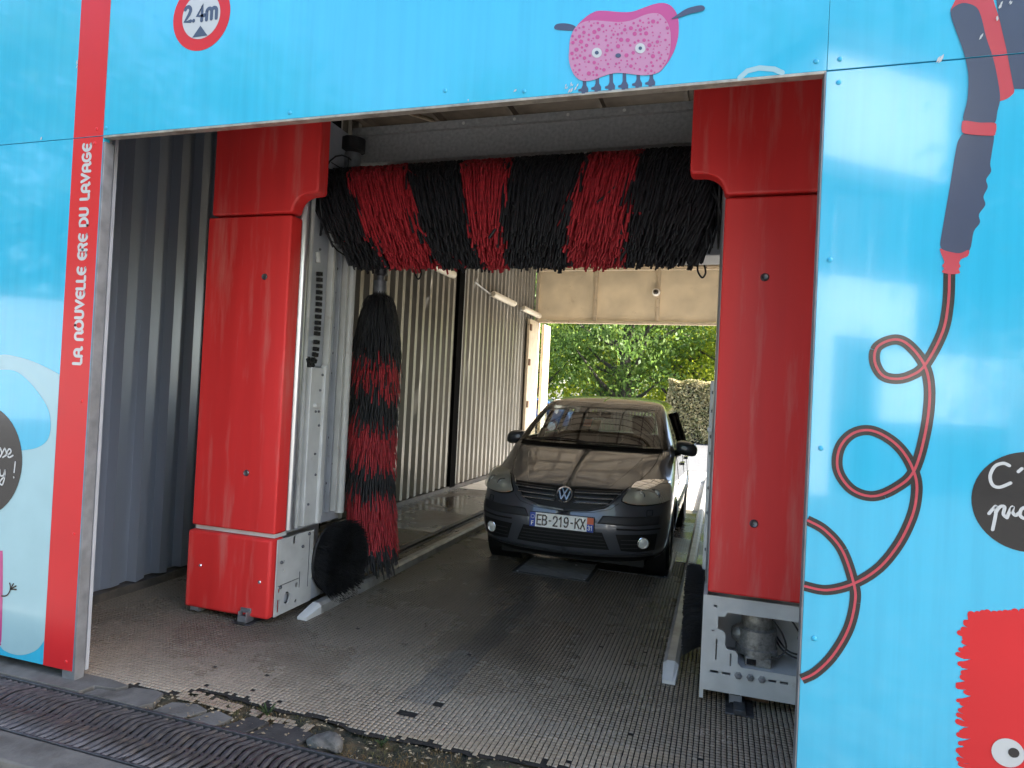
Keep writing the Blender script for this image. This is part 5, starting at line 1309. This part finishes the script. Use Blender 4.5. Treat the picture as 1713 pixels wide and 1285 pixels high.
# side windows, mirrors, handles
for s_ in (-1, 1):
    V = []; nr, nc = 10, 30
    for i in range(nr):
        z = 1.10+(1.445-1.10)*i/(nr-1)
        y0, y1 = 1.50+(z-1.10)*1.05, 3.62-(z-1.1)*.45
        for j in range(nc):
            y = y0+(y1-y0)*j/(nc-1); p, n_ = cast((s_*2, y, z), (-s_, 0, 0)); V.append((p.x+s_*.004, p.y, p.z))
    Q = [(i*nc+j, i*nc+j+1, (i+1)*nc+j+1, (i+1)*nc+j) for i in range(nr-1) for j in range(nc-1)]
    np_mesh('side_window', V, Q, M['screen_glass'], car, smooth=True)
    for ya in (2.32, 3.12):
        V = []
        for z in np.linspace(1.095, 1.45, 8):
            p, n_ = cast((s_*2, ya+(z-1.1)*.05, z), (-s_, 0, 0)); V.append((p.x+s_*.006, p.y, p.z))
        b = MB(); b.tube(V, .03, 6); b.build('pillar', M['black_gloss'], car, True)
    bm = bmesh.new(); bmesh.ops.create_uvsphere(bm, u_segments=20, v_segments=14, radius=1)
    for v_ in bm.verts:
        x, y, z = v_.co
        v_.co = Vector((math.copysign(abs(x)**.75, x)*.108, (y*.08 if y < 0 else y*.035), math.copysign(abs(z)**.75, z)*.075-.02*x*s_))
    me = bpy.data.meshes.new('door_mirror'); bm.to_mesh(me); bm.free(); me.materials.append(M['paint']); me.polygons.foreach_set('use_smooth', [True]*len(me.polygons))
    o = link(bpy.data.objects.new('door_mirror', me), car); o.location = (.935, 1.45, 1.120) if s_ > 0 else (-.905, 1.53, 1.115)
    b = MB(); b.tube([(-s_*.16, .03, -.055), (-s_*.06, .0, -.05)], [.035, .03], 8); b.build('mirror_arm', M['grille_black'], o)
    b = MB(); b.box(-.09, .09, .034, .038, -.055, .055); b.build('mirror_glass', M['chrome'], o, bevel=.004)
    for yh in (2.2, 3.05):
        p, n_ = cast((s_*2, yh, .90), (-s_, 0, 0)); b = MB(); b.box(p.x-.01, p.x+.03, yh-.09, yh+.09, .885, .915) if s_ > 0 else b.box(p.x-.03, p.x+.01, yh-.09, yh+.09, .885, .915)
        b.build('door_handle', M['paint'], car, bevel=.008)
    # side rubbing strip and sill, door gaps
    for zz, rr3, mt in ((.56, .028, M['trim']), (.20, .04, M['grille_black'])):
        V = []
        for y in np.linspace(1.32, 3.02, 20):
            p, n_ = cast((s_*2, y, zz), (-s_, 0, 0)); V.append((p.x, p.y, p.z))
        b = MB(); b.tube(V, rr3*.6, 8); b.build('side_strip', mt, car, True)
    for ya in (1.42, 2.36, 3.14):
        V = []
        for z in np.linspace(.30, 1.09, 20):
            p, n_ = cast((s_*2, ya, z), (-s_, 0, 0)); V.append((p.x+s_*.0005, p.y, p.z))
        b = MB(); b.tube(V, .003, 5); b.build('door_gap', M['grille_black'], car)
    # arches and wheels
    for ya in (AXF, AXR):
        V = []
        for a in np.linspace(-.35, math.pi+.35, 34):
            y, z = ya+.372*math.cos(a), .315+.372*math.sin(a)
            p, n_ = cast((s_*2, y, max(z, .20)), (-s_, 0, 0))
            V.append(((p.x if p else s_*.85)-s_*.006, y, max(z, .20)))
        b = MB(); b.tube(V, .017, 8); b.build('arch_lip', M['paint'], car, True)
        b = MB(); b.lathe([(.385, .52*s_), (.385, .84*s_)], (0, ya, .315), 'x', 32); b.lathe([(.02, .52*s_), (.385, .52*s_)], (0, ya, .315), 'x', 32); b.build('arch_liner', M['grille_black'], car)
        b = MB(); b.lathe([(.20, .845*s_), (.215, .855*s_), (.27, .862*s_), (.30, .852*s_), (.314, .83*s_), (.316, .76*s_), (.314, .69*s_), (.29, .66*s_), (.21, .66*s_)], (0, ya, .315), 'x', 40)
        wh = b.build('wheel', M['tyre'], car, True)
        b = MB(); b.lathe([(.205, .846*s_), (.198, .835*s_), (.195, .75*s_), (.0005, .75*s_)], (0, ya, .315), 'x', 32)
        for k in range(5):
            a = k*2*math.pi/5; b.add([(.835*s_, ya+.19*math.cos(a+d_), .315+.19*math.sin(a+d_)) for d_ in (-.16, .16)]+[(.842*s_, ya+.05*math.cos(a+d_), .315+.05*math.sin(a+d_)) for d_ in (.5, -.5)], [(0, 1, 2, 3)])
        b.lathe([(.0005, .85*s_), (.05, .848*s_), (.06, .82*s_)], (0, ya, .315), 'x', 20); b.build('rim', M['alu'], wh)
        # tread blocks across the tyre
        b = MB()
        for k in range(60):
            a = 2*math.pi*k/60; c_, q_ = math.cos(a), math.sin(a); r_ = .3165
            for x0, x1 in ((.685, .735), (.745, .785), (.795, .838)):
                t_ = .011; b.add([(x*s_, ya+rr_*c_-tt_*q_, .315+rr_*q_+tt_*c_) for x, rr_, tt_ in ((x0, r_, -t_), (x1, r_, -t_), (x1, r_, t_), (x0, r_, t_), (x0, r_+.004, -t_), (x1, r_+.004, -t_), (x1, r_+.004, t_), (x0, r_+.004, t_))], [(4, 5, 6, 7), (0, 1, 5, 4), (1, 2, 6, 5), (2, 3, 7, 6), (3, 0, 4, 7)])
        tag(b.build('tread', M['tyre'], wh), kind='stuff')
# grille: surround, slats, badge
def gtop(x): return .806-.10*(abs(x)/.52)**2.2*.25
Tg = [(-.50, .815), (-.25, .812), (0, .808), (.25, .812), (.50, .815)]
Bg = [(-.355, .672), (-.22, .640), (0, .626), (.22, .640), (.355, .672)]
gl = fpatch('grille', Tg, Bg, M['grille_black'], car, .002, 48, 12)
def gx(z): return float(np.interp(z, [.64, .68, .72, .76, .81], [.22, .365, .41, .45, .50]))
for z in (.775, .735, .695):
    for s_ in (-1, 1):
        fpatch('slat', [(s_*.085, z+.010), (s_*gx(z), z+.017)], [(s_*.085, z-.010), (s_*gx(z), z-.003)], M['trim_gloss'], gl, .014, 16, 4, .010)
        fline('slat_edge', [(s_*.085, z-.011), (s_*gx(z), z-.004)], .010, M['chrome'], gl, .021, 14)
for s_ in (-1, 1): fline('grille_rim', [(s_*.50, .815), (s_*.43, .735), (s_*.36, .670), (s_*.22, .632), (0, .618)], .020, M['paint'], gl, .004, 30)
p, n_ = front(0, .738); q = n_.to_track_quat('Y', 'Z')
bd = MB(); bd.lathe([(.071, .0), (.073, .012), (.068, .018), (.061, .014), (.060, .004)], (0, 0, 0), 'y', 36, 0)
bd.lathe([(.0005, .004), (.062, .004)], (0, 0, 0), 'y', 36, 1)
for st in ([(-.047, .028), (-.024, -.042), (0, .004), (.024, -.042), (.047, .028)], [(-.023, .052), (0, .006), (.023, .052)]):
    P_ = [(a, c) for a, c in st]; k = len(P_)
    for i in range(k-1):
        a, c = np.array(P_[i]), np.array(P_[i+1]); d_ = (c-a)/np.linalg.norm(c-a); nn = np.array([-d_[1], d_[0]])*.006; a = a-d_*.003; c = c+d_*.003
        qd = [tuple(a+nn), tuple(a-nn), tuple(c-nn), tuple(c+nn)]; bd.plate([qd], .004, .013+.0004*i, 'y', 0)
em = bd.build('badge', [M['chrome'], M['badge_dark']], car, True); em.location = p+n_*.018; em.rotation_mode = 'QUATERNION'; em.rotation_quaternion = q
# headlamps
for s_ in (1, -1):
    Th = [(.482, .738), (.525, .800), (.567, .846), (.62, .858), (.70, .862), (.77, .858), (.825, .846)]
    Bh = [(.482, .722), (.53, .702), (.60, .692), (.70, .694), (.78, .704), (.838, .726)]
    hl_ = fpatch('headlamp', Th, Bh, M['lamp_inner'], car, .0015, 26, 10, mirror=s_ < 0)
    fpatch('lamp_cover', Th, Bh, M['lamp_glass'], hl_, .036, 26, 10, mirror=s_ < 0)
    rim_ = Th+Bh[::-1]+[Th[0]]
    fline('lamp_rim', rim_, .012, M['grille_black'], hl_, .008, 60, s_ < 0)
    for x, z, r_ in ((.612, .768, .052), (.728, .774, .055)):
        p, n_ = front(x, z); n_ = (n_+Vector((-.0, -1.6, 0))).normalized()
        b = MB(); b.lathe([(r_, -.02), (r_, .006), (r_*.93, .010), (r_*.86, .006), (r_*.80, -.004)], (0, 0, 0), 'y', 26, 0); b.lathe([(r_*.80, -.003), (r_*.6, .008), (r_*.3, .013), (.0005, .0145)], (0, 0, 0), 'y', 26, 1)
        o = b.build('lamp_lens', [M['dull_chrome'], M['lens']], hl_, True); o.rotation_mode = 'QUATERNION'
        if s_ < 0: p = Vector((-p.x, p.y, p.z)); n_ = Vector((-n_.x, n_.y, n_.z))
        o.location = p+n_*.016; o.rotation_quaternion = n_.to_track_quat('Y', 'Z')
    fpatch('indicator', [(.50, .724), (.60, .712), (.70, .710)], [(.50, .716), (.60, .699), (.70, .699)], M['amber'], hl_, .0045, 12, 4, mirror=s_ < 0)
    # bonnet shut line from lamp to screen, wing crease
    fline('bonnet_gap', [(.50, .818), (.585, .868), (.65, .94), (.69, 1.01), (.70, 1.075)], .006, M['grille_black'], car, .0005, 40, s_ < 0)
    fline('bonnet_crease', [(.36, .825), (.44, .90), (.52, .98), (.565, 1.04)], .008, M['paint'], car, -.001, 40, s_ < 0)
    # bumper: rubbing strip, fog lamp recess, fog lamp, washer cover
    fpatch('bumper_strip', [(.34, .600), (.60, .603), (.80, .610)], [(.30, .535), (.60, .530), (.80, .540)], M['trim'], car, .004, 24, 6, .006, mirror=s_ < 0)
    fline('bumper_groove', [(.46, .498), (.62, .496), (.80, .503)], .016, M['grille_black'], car, -.002, 20, s_ < 0)
    fpatch('fog_recess', [(.455, .455), (.62, .460), (.78, .462)], [(.50, .315), (.64, .305), (.76, .318)], M['grille_black'], car, .002, 20, 8, mirror=s_ < 0)
    for z in (.34, .375, .41): fline('recess_bar', [(.50, z), (.63, z)], .008, M['trim'], car, .004, 10, s_ < 0)
    p, n_ = front(.672, .388); n_ = (n_+Vector((0, -1, 0))).normalized()
    if s_ < 0: p = Vector((-p.x, p.y, p.z)); n_ = Vector((-n_.x, n_.y, n_.z))
    b = MB(); b.lathe([(.048, -.01), (.05, .008), (.044, .012), (.040, .004)], (0, 0, 0), 'y', 26, 0); b.lathe([(.040, .004), (.03, .010), (.0005, .014)], (0, 0, 0), 'y', 26, 1)
    o = b.build('fog_lamp', [M['chrome'], M['lens']], car, True); o.location = p+n_*.005; o.rotation_mode = 'QUATERNION'; o.rotation_quaternion = n_.to_track_quat('Y', 'Z')
    fline('washer_cover', [(.69, .655), (.735, .657), (.735, .612), (.69, .610), (.69, .655)], .005, M['grille_black'], car, .001, 24, s_ < 0)
# lower intake
it = fpatch('air_intake', [(-.345, .462), (0, .462), (.345, .462)], [(-.405, .318), (0, .308), (.405, .318)], M['grille_black'], car, .002, 40, 8)
for z in (.345, .372, .40, .43): fline('intake_bar', [(-.39+(z-.32)*.4, z), (.39-(z-.32)*.4, z)], .009, M['trim'], it, .006, 40)
fline('chin_line', [(-.74, .285), (-.4, .268), (0, .262), (.4, .268), (.74, .285)], .024, M['trim_gloss'], car, .002, 50)
fpatch('chin_spoiler', [(-.76, .262), (0, .240), (.76, .262)], [(-.72, .200), (0, .198), (.72, .200)], M['grille_black'], car, .004, 40, 4)
fline('bumper_seam', [(-.46, .705), (-.40, .655), (-.25, .618), (0, .605), (.25, .618), (.40, .655), (.46, .705)], .004, M['grille_black'], car, .0008, 50)
# number plate
PW, PH = .278, .060
p, n_ = front(-.002, .522)
b = MB(); b.box(-PW-.006, PW+.006, .002, .012, -PH-.006, PH+.006); pm = b.build('number_plate', M['grille_black'], car, bevel=.003); pm.location = (p.x, p.y-.020, p.z); pm.rotation_euler.x = R(-3)
b = MB(); b.box(-PW, PW, -.002, .0015, -PH, PH); b.build('plate_face', M['plate_white'], pm)
b = MB(); b.box(-PW, -PW+.050, -.0035, -.0021, -PH, PH); b.build('blue_band', M['plate_blue'], pm)
b = MB(); b.box(PW-.056, PW, -.0035, -.0021, .004, PH); b.build('orange_field', M['plate_orange'], pm)
b = MB(); b.box(PW-.056, PW, -.0035, -.0021, -PH, .0035); b.build('blue_band', M['plate_blue'], pm)
GP = {'E': [[(1, 1), (0, 1), (0, 0), (1, 0)], [(0, .52), (.85, .52)]], 'B': [[(0, 0), (0, 1), (.65, 1), (.95, .86), (.95, .66), (.65, .53), (0, .53)], [(.65, .53), (1, .38), (1, .14), (.65, 0), (0, 0)]],
      '2': [[(.02, .75), (.10, .93), (.4, 1), (.8, .95), (.97, .74), (.85, .52), (.0, .0), (1, .0)]], '1': [[(.1, .75), (.55, 1), (.55, 0)]],
      '9': [[(.03, .12), (.3, 0), (.7, .05), (.95, .35), (.97, .72), (.8, .95), (.45, 1), (.12, .92), (.02, .7), (.12, .48), (.5, .42), (.95, .55)]],
      'K': [[(0, 1), (0, 0)], [(1, 1), (.02, .42)], [(.3, .62), (1, 0)]], 'X': [[(0, 1), (1, 0)], [(1, 1), (0, 0)]], '-': [[(.3, .48), (.7, .48)]], '3': [[(.05, .85), (.4, 1), (.9, .85), (.85, .6), (.4, .53), (.95, .4), (.9, .1), (.4, 0), (.05, .15)]], 'F': [[(0, 0), (0, 1), (1, 1)], [(0, .52), (.8, .52)]]}
def plate_text(b, s, x0, x1, zc, hgt, wd, y, mi, gap=.35):
    n = len(s); u_ = (x1-x0)/(n+gap*(n-1))
    for i, ch in enumerate(s):
        xx = x0+i*u_*(1+gap)
        for k, st in enumerate(GP[ch]):
            for a, c in zip(st[:-1], st[1:]): b.ribbon([(xx+a[0]*u_, zc+(a[1]-.5)*hgt), (xx+c[0]*u_, zc+(c[1]-.5)*hgt)], wd, y-.00003*k, mi)
b = MB(); plate_text(b, 'EB-219-KX', -PW+.066, PW-.074, 0, .080, .0125, -.0026, 0); b.build('registration', M['black_gloss'], pm)
b = MB(); plate_text(b, '31', PW-.048, PW-.008, -.026, .036, .006, -.0040, 0); b.build('department_number', M['plate_white'], pm)
b = MB(); plate_text(b, 'F', -PW+.017, -PW+.034, -.030, .030, .006, -.0040, 0); b.build('country_letter', M['plate_white'], pm)
b = MB()
for k in range(12): a = k*math.pi/6; b.ribbon([(-PW+.025+.015*math.cos(a), .024+.015*math.sin(a)), (-PW+.0262+.015*math.cos(a), .024+.015*math.sin(a))], .004, -.0040, 0)
b.build('star_ring', M['plate_white'], pm)
# cabin
b = MB(); b.box(-.70, .70, 1.12, 1.52, .85, 1.085); b.box(-.60, -.15, 1.30, 1.50, 1.05, 1.12) if False else b.box(.15, .58, 1.36, 1.52, 1.05, 1.12); b.build('dashboard', M['seat'], car, bevel=.03)
b = MB(); b.tube([(.37+.18*math.cos(a), 1.66+.05*math.sin(a), 1.02+.17*math.sin(a)) for a in np.linspace(0, 2*math.pi, 28)], .015, 8); b.build('steering_wheel', M['grille_black'], car, True)
for x in (-.37, .37):
    b = MB(); b.box(x-.25, x+.25, 1.95, 2.45, .45, .62); b.box(x-.24, x+.24, 2.36, 2.50, .60, 1.18); b.build('seat', M['seat'], car, bevel=.05, bseg=3)
    b = MB(); b.box(x-.13, x+.13, 2.42, 2.52, 1.19, 1.40); b.build('headrest', M['seat'], car, bevel=.04, bseg=3)
b = MB(); b.box(-.62, .62, 3.10, 3.25, .6, 1.15); b.build('rear_seat', M['seat'], car, bevel=.05)
b = MB(); b.box(-.70, .70, 1.0, 3.7, .38, .44); b.build('cabin_floor', M['seat'], car)
# rear window and lamps
V = []; nr, nc = 8, 20
for i in range(nr):
    z = 1.08+.36*i/(nr-1)
    for j in range(nc):
        x = -.54+1.08*j/(nc-1); p, n_ = cast((x, 6, z), (0, -1, 0)); V.append((p.x, p.y+.005, p.z))
np_mesh('rear_window', V, [(i*nc+j, i*nc+j+1, (i+1)*nc+j+1, (i+1)*nc+j) for i in range(nr-1) for j in range(nc-1)], M['screen_glass'], car, smooth=True)
for s_ in (-1, 1):
    b = MB(); b.box(-.10, .10, -.03, .03, -.16, .16); o = b.build('rear_lamp', M['red_lamp'], car, bevel=.02); p, n_ = cast((s_*.62, 6, .95), (0, -1, 0)); o.location = p+Vector((0, -.005, 0))
b = MB(); b.tube([(.30, 3.35, 1.57), (.30, 3.30, 1.62), (.30, 3.26, 1.70)] if False else [(0, 3.3, 1.575), (0, 3.42, 1.70)], [.006, .003], 6); b.build('aerial', M['grille_black'], car)
